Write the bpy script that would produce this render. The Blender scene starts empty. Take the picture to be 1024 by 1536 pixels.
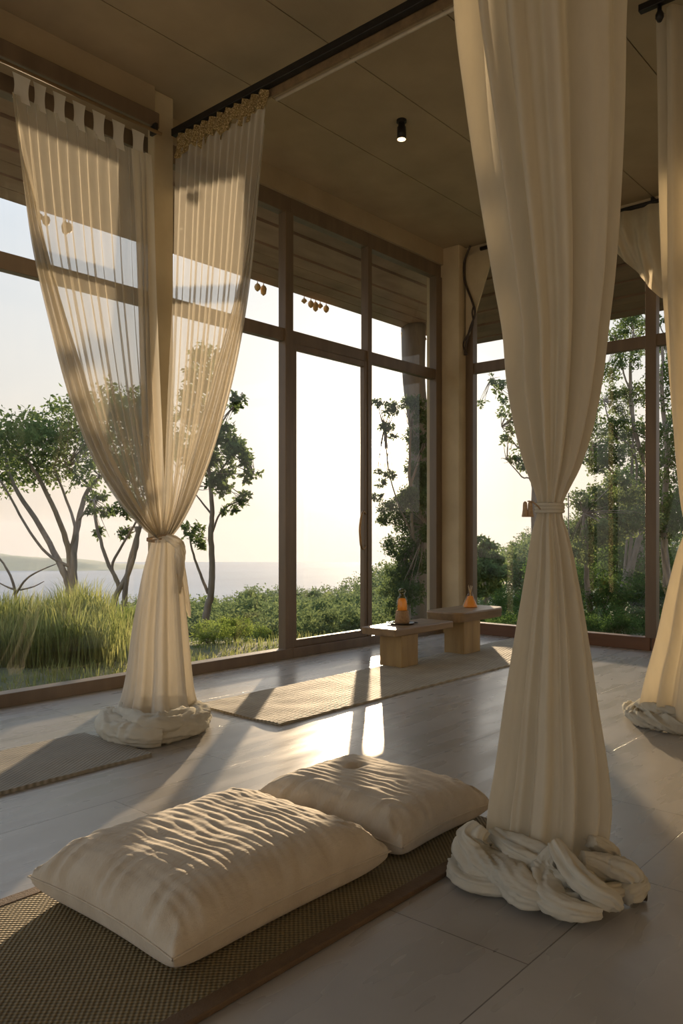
import bpy, bmesh, math, random
import numpy as np
from mathutils import Vector, Matrix, noise
random.seed(7); rng = np.random.default_rng(7)
PI = math.pi
C = bpy.context.scene.collection
sc = bpy.context.scene
# ------------------------------------------------------------------ camera frame
FPX, EYE, HOR = 1186.0, 1.1, 797.0
AZ = math.atan2(1033, 1186)
FW = Vector((math.cos(AZ), math.sin(AZ), 0)); RT = Vector((math.sin(AZ), -math.cos(AZ), 0))
def D(px, py, d):                       # point at forward distance d
    v = FW*d + RT*((px-512)/FPX*d); v.z = EYE + (HOR-py)/FPX*d; return v
def G(px, py, z=0.0):                   # point on a level plane
    return D(px, py, (EYE-z)*FPX/(py-HOR))
def UV(u, v, z=0.0):                    # lateral, forward -> world
    p = FW*v + RT*u; p.z = z; return p
# ------------------------------------------------------------------ bookkeeping
def tag(o, label=None, cat=None, group=None, kind=None):
    if label: o['label'] = label
    if cat: o['category'] = cat
    if group: o['group'] = group
    if kind: o['kind'] = kind
    return o
def empty(name, loc=(0,0,0), rz=0):
    o = bpy.data.objects.new(name, None); C.objects.link(o)
    o.location = loc; o.rotation_euler = (0,0,rz); o.empty_display_size = .1
    return o
def link(name, me, mat, parent=None, smooth=False):
    o = bpy.data.objects.new(name, me); C.objects.link(o)
    if mat: me.materials.append(mat)
    if parent is not None:
        o.parent = parent
        bpy_m = Matrix.Translation(parent['_l'] if '_l' in parent else parent.location)
        o.matrix_parent_inverse = (Matrix.LocRotScale(parent.location, parent.rotation_euler, None)).inverted() if parent.type == 'EMPTY' else Matrix()
    if smooth:
        me.polygons.foreach_set('use_smooth', [True]*len(me.polygons))
    return o
def obj(name, bm, mat, parent=None, smooth=False):
    me = bpy.data.meshes.new(name); bmesh.ops.recalc_face_normals(bm, faces=bm.faces[:]); bm.to_mesh(me); bm.free()
    return link(name, me, mat, parent, smooth)
def obj_np(name, verts, faces, mat, parent=None, smooth=False):
    me = bpy.data.meshes.new(name); me.from_pydata([tuple(v) for v in verts], [], [tuple(f) for f in faces])
    return link(name, me, mat, parent, smooth)
def BM(): return bmesh.new()
def box(bm, x0, x1, y0, y1, z0, z1, bev=0.0):
    m = Matrix.Translation(((x0+x1)/2,(y0+y1)/2,(z0+z1)/2)) @ Matrix.Diagonal((x1-x0,y1-y0,z1-z0,1))
    r = bmesh.ops.create_cube(bm, size=1, matrix=m)
    if bev:
        es = list({e for v in r['verts'] for e in v.link_edges})
        bmesh.ops.bevel(bm, geom=es, offset=bev, segments=2, profile=.5, affect='EDGES')
    return bm
def tube(bm, pts, rad, seg=8, cap=True):
    pts = [Vector(p) for p in pts]; n = len(pts)
    if not hasattr(rad, '__len__'): rad = [rad]*n
    rings = []; up = None
    for i, p in enumerate(pts):
        t = (pts[min(i+1,n-1)]-pts[max(i-1,0)]).normalized()
        if up is None:
            up = Vector((0,0,1)) if abs(t.z) < .9 else Vector((1,0,0))
        a = t.cross(up)
        if a.length < 1e-5: a = t.cross(Vector((0,1,0)))
        a.normalize(); b = a.cross(t).normalized(); up = b
        rings.append([bm.verts.new(p + (a*math.cos(2*PI*k/seg)+b*math.sin(2*PI*k/seg))*rad[i]) for k in range(seg)])
    for i in range(n-1):
        for k in range(seg):
            bm.faces.new((rings[i][k], rings[i][(k+1)%seg], rings[i+1][(k+1)%seg], rings[i+1][k]))
    if cap:
        bm.faces.new(rings[0][::-1]); bm.faces.new(rings[-1])
    return bm
def lathe(bm, prof, c=(0,0,0), seg=24, close=True):
    c = Vector(c); rings = []
    for r, z in prof:
        rings.append([bm.verts.new(c+Vector((r*math.cos(2*PI*k/seg), r*math.sin(2*PI*k/seg), z))) for k in range(seg)])
    for i in range(len(rings)-1):
        for k in range(seg):
            bm.faces.new((rings[i][k], rings[i][(k+1)%seg], rings[i+1][(k+1)%seg], rings[i+1][k]))
    if close:
        bm.faces.new(rings[0][::-1]); bm.faces.new(rings[-1])
    return bm
def bez(p0, p1, p2, n=10):
    p0, p1, p2 = Vector(p0), Vector(p1), Vector(p2)
    return [p0*(1-t)**2+p1*2*t*(1-t)+p2*t*t for t in [i/n for i in range(n+1)]]
def smooth_pts(pts, n=6):               # Catmull-Rom
    pts = [Vector(p) for p in pts]; out = []
    for i in range(len(pts)-1):
        a, b, c, d = pts[max(i-1,0)], pts[i], pts[i+1], pts[min(i+2,len(pts)-1)]
        for k in range(n):
            t = k/n
            out.append(.5*((2*b)+(c-a)*t+(2*a-5*b+4*c-d)*t*t+(3*b-a-3*c+d)*t**3))
    out.append(pts[-1]); return out
def interp(tab, x):                     # piecewise smooth table lookup
    xs = [r[0] for r in tab]
    if x <= xs[0]: return list(tab[0][1:])
    if x >= xs[-1]: return list(tab[-1][1:])
    for i in range(len(tab)-1):
        if xs[i] <= x <= xs[i+1]:
            t = (x-xs[i])/(xs[i+1]-xs[i])
            a, b, c, d = tab[max(i-1,0)], tab[i], tab[i+1], tab[min(i+2,len(tab)-1)]
            o = []
            for k in range(1, len(b)):
                h = c[0]-b[0]
                m0 = (c[k]-a[k])/max(1e-9,(c[0]-a[0]))*h; m1 = (d[k]-b[k])/max(1e-9,(d[0]-b[0]))*h
                o.append((2*t**3-3*t*t+1)*b[k]+(t**3-2*t*t+t)*m0+(-2*t**3+3*t*t)*c[k]+(t**3-t*t)*m1)
            return o
def nz(x, y=0, z=0): return noise.noise(Vector((x, y, z)))
# ------------------------------------------------------------------ materials
def mat(name):
    m = bpy.data.materials.new(name); m.use_nodes = True
    nt = m.node_tree; nt.nodes.clear()
    out = nt.nodes.new('ShaderNodeOutputMaterial')
    return m, nt, out
def N(nt, typ, **kw):
    n = nt.nodes.new(typ)
    for k, v in kw.items():
        if k in n.inputs.keys() if isinstance(k, str) else False: n.inputs[k].default_value = v
        else: setattr(n, k, v)
    return n
def inp(n, **kw):
    for k, v in kw.items(): n.inputs[k.replace('_', ' ')].default_value = v
    return n
def L(nt, a, b): nt.links.new(a, b)
def ramp(nt, stops, fac):
    r = nt.nodes.new('ShaderNodeValToRGB'); cr = r.color_ramp
    while len(cr.elements) < len(stops): cr.elements.new(.5)
    for e, (p, c) in zip(cr.elements, stops): e.position = p; e.color = (*c, 1)
    L(nt, fac, r.inputs[0]); return r.outputs[0]
def noisetex(nt, scale, detail=4, rough=.55, coord=None, vscale=None, dist=0):
    tc = nt.nodes.new('ShaderNodeNewGeometry') if coord is None else coord
    src = tc.outputs['Position'] if coord is None else coord.outputs['Object']
    if vscale:
        mp = nt.nodes.new('ShaderNodeMapping'); mp.inputs['Scale'].default_value = vscale
        L(nt, src, mp.inputs[0]); src = mp.outputs[0]
    n = nt.nodes.new('ShaderNodeTexNoise'); inp(n, Scale=scale, Detail=detail, Roughness=rough, Distortion=dist)
    L(nt, src, n.inputs['Vector']); return n.outputs['Fac']
def bump(nt, h, strength=.3, dist=.01):
    b = nt.nodes.new('ShaderNodeBump'); inp(b, Strength=strength, Distance=dist); L(nt, h, b.inputs['Height']); return b.outputs[0]
def simple(name, stops, nscale=8, rough=.6, metal=0, bumps=None, vscale=None, spec=.5, emit=None, detail=5):
    m, nt, out = mat(name)
    p = nt.nodes.new('ShaderNodeBsdfPrincipled'); inp(p, Roughness=rough, Metallic=metal); p.inputs['Specular IOR Level'].default_value = spec
    f = noisetex(nt, nscale, detail, vscale=vscale)
    L(nt, ramp(nt, stops, f), p.inputs['Base Color'])
    if bumps: L(nt, bump(nt, noisetex(nt, bumps[0], 5, vscale=vscale), bumps[1], bumps[2] if len(bumps) > 2 else .005), p.inputs['Normal'])
    if emit: p.inputs['Emission Color'].default_value = (*emit[0], 1); p.inputs['Emission Strength'].default_value = emit[1]
    L(nt, p.outputs[0], out.inputs[0]); return m
M = {}
M['plaster'] = simple('cream_plaster', [(.3,(.44,.36,.23)),(.7,(.56,.47,.31))], 3, .85, bumps=(30,.15))
M['concrete'] = simple('ochre_concrete', [(.2,(.30,.235,.145)),(.8,(.43,.34,.215))], 2.2, .85, bumps=(14,.25), detail=8)
M['frame'] = simple('bronze_wood_frame', [(.2,(.12,.085,.055)),(.8,(.20,.145,.095))], 9, .42, bumps=(40,.1), vscale=(1,1,.15))
M['sill'] = simple('red_brown_wood', [(.2,(.10,.045,.02)),(.8,(.18,.085,.04))], 9, .45, bumps=(40,.1), vscale=(.2,.2,1))
M['soffit'] = simple('reflection_lightened_soffit', [(.2,(.22,.15,.11)),(.8,(.46,.33,.25))], 5, .3, bumps=(25,.2), vscale=(.3,1,1))  # base colour lightened to stand in for reflections in the glass
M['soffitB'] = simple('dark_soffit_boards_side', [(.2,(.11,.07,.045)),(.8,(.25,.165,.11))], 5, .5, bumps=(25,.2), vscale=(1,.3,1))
M['black'] = simple('black_metal', [(.2,(.012,.011,.01)),(.8,(.03,.026,.022))], 20, .45, metal=.3)
M['rod'] = simple('pale_rod', [(.2,(.55,.45,.33)),(.8,(.7,.6,.45))], 20, .4, metal=.2)
M['bronze'] = simple('bronze_handle', [(.2,(.25,.15,.07)),(.8,(.4,.26,.13))], 20, .35, metal=.8)
M['cord'] = simple('jute_cord', [(.2,(.3,.2,.11)),(.8,(.5,.36,.22))], 90, .9, bumps=(200,.4))
M['bench'] = simple('bench_wood', [(.15,(.12,.078,.038)),(.5,(.22,.145,.072)),(.85,(.31,.21,.105))], 7, .45, bumps=(30,.2), vscale=(.35,2,2))
M['benchblock'] = simple('bench_block_wood', [(.15,(.19,.12,.045)),(.5,(.31,.205,.08)),(.85,(.42,.29,.12))], 6, .5, bumps=(30,.2), vscale=(2,2,.3))
M['bark'] = simple('bark', [(.2,(.15,.12,.095)),(.8,(.32,.27,.22))], 14, .9, bumps=(30,.6,.02), vscale=(1,1,.3))
M['post'] = simple('weathered_post', [(.2,(.13,.105,.08)),(.8,(.26,.22,.18))], 8, .8, bumps=(20,.5,.01), vscale=(1,1,.15))
M['bracket'] = simple('sun_tinted_bracket_wood', [(.2,(.5,.25,.09)),(.8,(.7,.38,.14))], 8, .5)  # orange is the sun catching the wood, put into its colour
M['pod'] = simple('dried_pod', [(.2,(.45,.28,.10)),(.8,(.68,.46,.2))], 30, .6)
M['soil'] = simple('dry_soil', [(.3,(.05,.065,.025)),(.6,(.09,.10,.04)),(.8,(.20,.17,.10))], .8, .95, bumps=(8,.6,.03), detail=8)
M['hillgrass'] = simple('headland_scrub', [(.2,(.05,.08,.03)),(.8,(.12,.15,.06))], .05, .95)
M['sea'] = simple('sea_water', [(.3,(.10,.14,.17)),(.7,(.15,.20,.23))], .01, .85, bumps=(.25,.3,1.0), vscale=(1,1,1))
for _n in M['sea'].node_tree.nodes:
    if _n.type == 'BSDF_PRINCIPLED': _n.inputs['Specular IOR Level'].default_value = .15
M['ember'] = simple('lamp_lens', [(.2,(1,.8,.5)),(.8,(1,.8,.5))], 5, .4, emit=((1,.72,.38), 3.5))
M['sequin'] = simple('gold_sequins', [(.3,(.18,.12,.05)),(.55,(.5,.37,.16)),(.75,(.95,.8,.5))], 120, .3, metal=.75, bumps=(150,1,.01), detail=2)
M['darkwood'] = simple('tray_dark', [(.2,(.02,.014,.01)),(.8,(.05,.035,.022))], 20, .35)
M['cork'] = simple('cork_brown', [(.2,(.22,.13,.06)),(.8,(.38,.24,.12))], 60, .7)
M['cable'] = simple('dark_cable', [(.2,(.03,.02,.015)),(.8,(.07,.05,.035))], 20, .6)
M['reed'] = simple('pale_reed', [(.2,(.6,.5,.35)),(.8,(.75,.65,.48))], 40, .6)
# ceiling with panel seams handled by geometry; floor polished concrete tiles
m, nt, out = mat('polished_concrete_floor'); M['floor'] = m
geo = nt.nodes.new('ShaderNodeNewGeometry')
br = nt.nodes.new('ShaderNodeTexBrick'); br.offset = .5
inp(br, Scale=1.0, Mortar_Size=.0022, Mortar_Smooth=.3, Bias=0, Brick_Width=1.35, Row_Height=.62)
br.inputs['Color1'].default_value = (.43,.41,.375,1); br.inputs['Color2'].default_value = (.385,.365,.335,1); br.inputs['Mortar'].default_value = (.16,.145,.125,1)
mp = nt.nodes.new('ShaderNodeMapping'); mp.inputs['Location'].default_value = (.2,.28,0); L(nt, geo.outputs['Position'], mp.inputs[0]); L(nt, mp.outputs[0], br.inputs['Vector'])
mx = nt.nodes.new('ShaderNodeMix'); mx.data_type = 'RGBA'; mx.blend_type = 'MULTIPLY'; mx.inputs['Factor'].default_value = 1
L(nt, br.outputs['Color'], mx.inputs[6])
L(nt, ramp(nt, [(.25,(.78,.77,.75)),(.75,(1.06,1.05,1.03))], noisetex(nt, 1.6, 8, .62, dist=.6)), mx.inputs[7])
p = nt.nodes.new('ShaderNodeBsdfPrincipled'); L(nt, mx.outputs[2], p.inputs['Base Color'])
L(nt, ramp(nt, [(.25,(.20,.20,.20)),(.8,(.38,.38,.38))], noisetex(nt, 4, 3, .5, vscale=(.4,1.8,1))), p.inputs['Roughness'])
p.inputs['Specular IOR Level'].default_value = .6
nrm = bump(nt, noisetex(nt, 22, 3, .5, vscale=(.25,2.2,1)), .03, .004)
b2 = nt.nodes.new('ShaderNodeBump'); inp(b2, Strength=.5, Distance=.002); b2.invert = True; L(nt, br.outputs['Fac'], b2.inputs['Height']); L(nt, nrm, b2.inputs['Normal'])
L(nt, b2.outputs[0], p.inputs['Normal']); L(nt, p.outputs[0], out.inputs[0])
# woven mats
def woven(name, c0, c1, cell, strength, dark=.35, aspect=1.0):
    m, nt, out = mat(name)
    geo = nt.nodes.new('ShaderNodeNewGeometry'); sep = nt.nodes.new('ShaderNodeSeparateXYZ'); L(nt, geo.outputs['Position'], sep.inputs[0])
    def sn(sock, k, ph=0):
        a = nt.nodes.new('ShaderNodeMath'); a.operation = 'MULTIPLY_ADD'; L(nt, sock, a.inputs[0]); a.inputs[1].default_value = k; a.inputs[2].default_value = ph
        s = nt.nodes.new('ShaderNodeMath'); s.operation = 'SINE'; L(nt, a.outputs[0], s.inputs[0]); return s.outputs[0]
    k = 2*PI/cell
    pr = nt.nodes.new('ShaderNodeMath'); pr.operation = 'MULTIPLY'; L(nt, sn(sep.outputs[0], k/aspect), pr.inputs[0]); L(nt, sn(sep.outputs[1], k), pr.inputs[1])
    ab = nt.nodes.new('ShaderNodeMath'); ab.operation = 'MULTIPLY_ADD'; L(nt, pr.outputs[0], ab.inputs[0]); ab.inputs[1].default_value = .5; ab.inputs[2].default_value = .5
    mx = nt.nodes.new('ShaderNodeMix'); mx.data_type = 'RGBA'
    L(nt, ab.outputs[0], mx.inputs['Factor']); 
    cc = ramp(nt, [(.25,c0),(.75,c1)], noisetex(nt, 5, 6, .65))
    dk = nt.nodes.new('ShaderNodeMix'); dk.data_type = 'RGBA'; dk.blend_type = 'MULTIPLY'; dk.inputs['Factor'].default_value = 1; L(nt, cc, dk.inputs[6]); dk.inputs[7].default_value = (dark,dark,dark*.9,1)
    L(nt, dk.outputs[2], mx.inputs[6]); L(nt, cc, mx.inputs[7])
    p = nt.nodes.new('ShaderNodeBsdfPrincipled'); inp(p, Roughness=.75); p.inputs['Specular IOR Level'].default_value = .3
    L(nt, mx.outputs[2], p.inputs['Base Color']); L(nt, bump(nt, ab.outputs[0], strength, .006), p.inputs['Normal'])
    L(nt, p.outputs[0], out.inputs[0]); return m
M['mat_main'] = woven('seagrass_weave', (.26,.20,.10), (.38,.30,.16), .0175, .9, .28)
M['mat_trim'] = simple('mat_binding', [(.2,(.10,.06,.03)),(.8,(.16,.10,.05))], 30, .7, bumps=(200,.4))
M['mat_left'] = woven('grey_mat_weave', (.30,.27,.22), (.42,.38,.31), .022, .7, .55, 1.6)
M['runner'] = woven('beige_runner_weave', (.30,.26,.20), (.46,.40,.30), .03, .6, .72, 3.5)
# fabrics
def fabric(name, col, opac=.9, trans=.5, edge=.0, bscale=260, rough=1):
    m, nt, out = mat(name)
    df = nt.nodes.new('ShaderNodeBsdfDiffuse'); tl = nt.nodes.new('ShaderNodeBsdfTranslucent')
    c = ramp(nt, [(.3,tuple(x*.93 for x in col)),(.7,col)], noisetex(nt, 25, 4, vscale=(1,1,.25)))
    L(nt, c, df.inputs[0]); L(nt, c, tl.inputs[0])
    bn = bump(nt, noisetex(nt, bscale, 2), .12, .002); L(nt, bn, df.inputs['Normal'])
    mx = nt.nodes.new('ShaderNodeMixShader'); mx.inputs[0].default_value = trans; L(nt, df.outputs[0], mx.inputs[1]); L(nt, tl.outputs[0], mx.inputs[2])
    if opac >= 1: L(nt, mx.outputs[0], out.inputs[0]); return m
    tr = nt.nodes.new('ShaderNodeBsdfTransparent'); m2 = nt.nodes.new('ShaderNodeMixShader')
    if edge:
        lw = nt.nodes.new('ShaderNodeLayerWeight'); lw.inputs[0].default_value = .5
        mr = nt.nodes.new('ShaderNodeMapRange'); inp(mr, From_Min=.0, From_Max=.85, To_Min=opac, To_Max=min(1,opac+edge)); L(nt, lw.outputs['Facing'], mr.inputs[0]); L(nt, mr.outputs[0], m2.inputs[0])
    else: m2.inputs[0].default_value = opac
    L(nt, tr.outputs[0], m2.inputs[1]); L(nt, mx.outputs[0], m2.inputs[2]); L(nt, m2.outputs[0], out.inputs[0]); return m
M['sheer'] = fabric('sheer_voile', (.76,.71,.61), .38, .34, .34)
M['sheer_dense'] = fabric('gathered_voile', (.72,.67,.57), .86, .34, .14)
M['curtain'] = fabric('cream_curtain_linen', (.75,.69,.56), 1, .5, 0)
M['pool'] = fabric('pooled_linen', (.68,.64,.53), 1, .2)
M['swag'] = fabric('swag_linen', (.70,.62,.47), 1, .35)
def cushion_mat():
    m, nt, out = mat('crinkled_cotton')
    p = nt.nodes.new('ShaderNodeBsdfPrincipled'); inp(p, Roughness=.9); p.inputs['Specular IOR Level'].default_value = .2
    p.inputs['Sheen Weight'].default_value = .2
    L(nt, ramp(nt, [(.3,(.50,.42,.31)),(.7,(.60,.52,.40))], noisetex(nt, 12, 5)), p.inputs['Base Color'])
    b1 = nt.nodes.new('ShaderNodeBump'); inp(b1, Strength=.55, Distance=.006); L(nt, noisetex(nt, 60, 3, .6, vscale=(.5,1.6,1)), b1.inputs['Height'])
    b2 = nt.nodes.new('ShaderNodeBump'); inp(b2, Strength=.3, Distance=.002); L(nt, noisetex(nt, 350, 2), b2.inputs['Height']); L(nt, b1.outputs[0], b2.inputs['Normal'])
    L(nt, b2.outputs[0], p.inputs['Normal']); L(nt, p.outputs[0], out.inputs[0]); return m
M['cushion'] = cushion_mat()
def leaf(name, c0, c1, tr=.5):
    m, nt, out = mat(name)
    df = nt.nodes.new('ShaderNodeBsdfDiffuse'); tl = nt.nodes.new('ShaderNodeBsdfTranslucent')
    c = ramp(nt, [(.3,c0),(.7,c1)], noisetex(nt, 2.5, 3)); L(nt, c, df.inputs[0])
    h = nt.nodes.new('ShaderNodeHueSaturation'); inp(h, Saturation=1.05, Value=1.45); L(nt, c, h.inputs['Color']); L(nt, h.outputs[0], tl.inputs[0])
    mx = nt.nodes.new('ShaderNodeMixShader'); mx.inputs[0].default_value = tr; L(nt, df.outputs[0], mx.inputs[1]); L(nt, tl.outputs[0], mx.inputs[2])
    L(nt, mx.outputs[0], out.inputs[0]); return m
M['leaf'] = leaf('tree_leaves', (.055,.085,.035), (.12,.16,.06))
M['leaf_dark'] = leaf('dark_leaves', (.035,.065,.02), (.08,.13,.04))
M['leaf_bright'] = leaf('bright_leaves', (.11,.16,.04), (.24,.30,.08))
M['leaf_far'] = leaf('slope_leaves', (.065,.095,.045), (.14,.175,.075))
M['grass'] = leaf('grass_blades', (.13,.17,.05), (.33,.33,.14), .45)
def glass_pane(nm_='window_glass', tint=(.97,.98,.975)):
    m, nt, out = mat(nm_)
    tr = nt.nodes.new('ShaderNodeBsdfTransparent'); tr.inputs[0].default_value = (*tint,1)
    gl = nt.nodes.new('ShaderNodeBsdfGlossy'); gl.inputs['Roughness'].default_value = .02
    lw = nt.nodes.new('ShaderNodeLayerWeight'); lw.inputs[0].default_value = .5
    pw = nt.nodes.new('ShaderNodeMath'); pw.operation = 'POWER'; L(nt, lw.outputs['Facing'], pw.inputs[0]); pw.inputs[1].default_value = 5
    ma = nt.nodes.new('ShaderNodeMath'); ma.operation = 'MULTIPLY_ADD'; L(nt, pw.outputs[0], ma.inputs[0]); ma.inputs[1].default_value = .9; ma.inputs[2].default_value = .05
    mx = nt.nodes.new('ShaderNodeMixShader'); L(nt, ma.outputs[0], mx.inputs[0]); L(nt, tr.outputs[0], mx.inputs[1]); L(nt, gl.outputs[0], mx.inputs[2])
    L(nt, mx.outputs[0], out.inputs[0]); return m
M['glass'] = glass_pane()
def amber(name, col, ior=1.33):
    m, nt, out = mat(name)
    p = nt.nodes.new('ShaderNodeBsdfPrincipled'); inp(p, Roughness=.05, IOR=ior); p.inputs['Transmission Weight'].default_value = .85; p.inputs['Base Color'].default_value = (*col,1)
    L(nt, p.outputs[0], out.inputs[0]); return m
M['amber'] = fabric('amber_liquid', (1,.58,.18), .85, .75, 0); M['clearglass'] = glass_pane('bottle_glass', (1,.90,.72))

# ------------------------------------------------------------------ room shell
YA, XB, HC = 4.88, 7.4, 4.18
def struct(name, bm, m, smooth=False, parent=None):
    o = obj(name, bm, m, parent, smooth)
    if parent is None: o['kind'] = 'structure'
    return o
struct('floor', box(BM(), -3.5, XB+.12, -4.5, YA+.1, -.1, 0), M['floor'])
# ceiling: concrete panels running along the window wall with open seams
bm = BM(); seams = [-4.5,-3.14,-2.42,-1.70,-.98,-.26,.46,1.18,1.90,2.62,3.34,4.06,YA+.1]
for a, b in zip(seams, seams[1:]):
    box(bm, -3.5, XB+.12, a+.004, b-.004, HC, HC+.08)
box(bm, -3.5, XB+.12, -4.5, YA+.1, HC+.012, HC+.1)
struct('ceiling', bm, M['concrete'])
# left glass wall: lintels, columns
struct('wall_left', box(box(BM(), 3.46, 7.24, YA-.06, YA+.16, 4.0, HC+.05), -3.5, 3.28, 4.57, YA+.16, 3.97, HC+.05), M['concrete'])
struct('trim_3', box(BM(), 3.275, 3.465, 4.725, YA+.16, 3.97, HC+.05), M['concrete'])
bm = BM(); box(bm, 3.297, 3.46, 4.60, 4.68, 0, HC, .008)
struct('trim_1', bm, M['plaster'])
bm = BM(); box(bm, 7.22, XB+.14, 4.62, YA+.16, 0, HC, .008)
struct('trim_2', bm, M['plaster'])
struct('wall_right', box(box(BM(), XB-.02, XB+.14, -4.5, 4.62, 4.05, HC+.05), XB-.02, XB+.14, -4.6, -3.6, 0, 4.05), M['plaster'])
struct('wall_back', box(BM(), -3.6, XB+.12, -4.62, -4.5, 0, HC+.05), M['plaster'])
struct('wall_near', box(box(BM(), -3.62, -3.5, -4.6, YA+.16, 3.2, HC+.05), -3.62, -3.5, -4.6, YA+.16, -.1, .0), M['plaster'])
# window helper on plane y=YA (axis 'x') or x=XB (axis 'y')
def wbox(bm, ax, a0, a1, off0, off1, z0, z1, bev=.004):
    if ax == 'x': box(bm, a0, a1, YA+off0, YA+off1, z0, z1, bev)
    else: box(bm, XB+off0, XB+off1, a0, a1, z0, z1, bev)
def window(n, ax, stops, z0, z1, ztr, mats, mullions, kind='window'):
    w = empty('window_%d' % n if kind == 'window' else 'door_%d' % n); w['kind'] = 'structure'
    fm, bmx = mats
    a, b = stops[0], stops[-1]
    f = BM(); wbox(f, ax, a, b, -.06, .05, 0, z0)
    obj('bottom_rail', f, bmx, w)
    f = BM(); wbox(f, ax, a, b, -.03, .06, z1, 4.0+.02); obj('head_rail', f, fm, w)
    f = BM(); wbox(f, ax, a, b, -.025, .045, ztr-.055, ztr+.055); obj('transom', f, fm, w)
    for s, wd in mullions:
        f = BM(); wbox(f, ax, s-wd/2, s+wd/2, -.045, .045, z0-.005, z1+.005); obj('mullion', f, fm, w)
    for s0, s1 in zip(stops, stops[1:]):
        f = BM()
        if ax == 'x':
            for q0, q1 in ((z0, ztr-.05), (ztr+.05, z1)):
                v = [f.verts.new(c) for c in ((s0,YA,q0),(s1,YA,q0),(s1,YA,q1),(s0,YA,q1))]; f.faces.new(v)
        else:
            for q0, q1 in ((z0, ztr-.05), (ztr+.05, z1)):
                v = [f.verts.new(c) for c in ((XB,s0,q0),(XB,s1,q0),(XB,s1,q1),(XB,s0,q1))]; f.faces.new(v)
        obj('pane', f, M['glass'], w)
    return w
window(1, 'x', [-3.5, -1.2, 1.1, 3.55], .085, 3.86, 2.80, (M['frame'], M['frame']), [(-1.2,.09),(1.1,.09),(3.52,.05)])
window(2, 'x', [3.55, 4.894], .085, 3.86, 2.80, (M['frame'], M['frame']), [(3.575,.05),(4.868,.095)])
window(3, 'x', [5.959, 7.22], .085, 3.86, 2.80, (M['frame'], M['frame']), [(5.975,.06),(7.165,.11)])
window(4, 'y', [2.636, 4.62], .12, 3.95, 2.86, (M['frame'], M['sill']), [(2.636,.10),(4.575,.09)])
window(5, 'y', [-3.6, -1.4, .62, 2.62], .12, 3.95, 2.86, (M['frame'], M['sill']), [(-1.4,.09),(.62,.09),(-3.55,.09)])
dr = empty('door_1'); dr['kind'] = 'structure'
f = BM(); wbox(f,'x',4.894,5.959,-.06,.05,0,.085); obj('threshold', f, M['frame'], dr)
f = BM(); wbox(f,'x',4.894,5.959,-.03,.06,3.86,4.02); obj('head_rail', f, M['frame'], dr)
f = BM(); wbox(f,'x',4.894,5.959,-.025,.045,2.745,2.855); obj('transom', f, M['frame'], dr)
f = BM()
wbox(f,'x',4.915,4.965,-.035,.02,.085,2.745); wbox(f,'x',5.90,5.943,-.035,.02,.085,2.745)
wbox(f,'x',4.965,5.90,-.033,.018,.085,.15); wbox(f,'x',4.965,5.90,-.033,.018,2.69,2.745)
leaf_o = obj('door_leaf', f, M['frame'], dr)
f = BM()
f.faces.new([f.verts.new(c) for c in ((4.93,YA,2.855),(5.93,YA,2.855),(5.93,YA,3.86),(4.93,YA,3.86))])
obj('pane', f, M['glass'], dr)
f = BM(); f.faces.new([f.verts.new(c) for c in ((4.95,YA-.008,.14),(5.89,YA-.008,.14),(5.89,YA-.008,2.70),(4.95,YA-.008,2.70))])
obj('pane', f, M['glass'], leaf_o)
f = BM(); hx = 5.83
hp = smooth_pts([(5.915,YA-.035,.955),(5.87,YA-.045,.93),(5.825,YA-.055,.96),(5.805,YA-.06,1.05),(5.80,YA-.06,1.12),(5.81,YA-.06,1.19),(5.835,YA-.055,1.26),(5.875,YA-.045,1.29),(5.915,YA-.035,1.27)], 5)
tube(f, hp, .011, 10); obj('door_handle', f, M['bronze'], leaf_o, True)
# soffits beyond the glass (planks are pattern of one roof underside)
def planks(name, inner0, inner1, outer0, outer1, n, m):
    bm = BM(); i0, i1, o0, o1 = map(Vector, (inner0, inner1, outer0, outer1))
    for k in range(n):
        a, b = k/n, (k+1)/n - .012
        dz = random.uniform(-.006,.006) - (k % 2)*.012
        q = [i0.lerp(o0,a), i1.lerp(o1,a), i1.lerp(o1,b), i0.lerp(o0,b)]
        lo = [bm.verts.new(p+Vector((0,0,dz))) for p in q]; hi = [bm.verts.new(p+Vector((0,0,dz+.03))) for p in q]
        bm.faces.new(lo); bm.faces.new(hi[::-1])
        for j in range(4): bm.faces.new((lo[j], hi[j], hi[(j+1)%4], lo[(j+1)%4]))
    up = Vector((0,0,.035)); lo = [bm.verts.new(p+up) for p in (i0,i1,o1,o0)]; hi = [bm.verts.new(p+up*4) for p in (i0,i1,o1,o0)]
    bm.faces.new(lo); bm.faces.new(hi[::-1])
    for j in range(4): bm.faces.new((lo[j], hi[j], hi[(j+1)%4], lo[(j+1)%4]))
    return struct(name, bm, m)
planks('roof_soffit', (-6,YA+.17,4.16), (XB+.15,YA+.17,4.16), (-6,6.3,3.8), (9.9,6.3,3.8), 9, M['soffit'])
planks('roof_soffit', (XB+.15,YA+.17,4.16), (XB+.15,-6,4.16), (9.9,6.3,3.8), (9.9,-6,3.8), 12, M['soffitB'])
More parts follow.
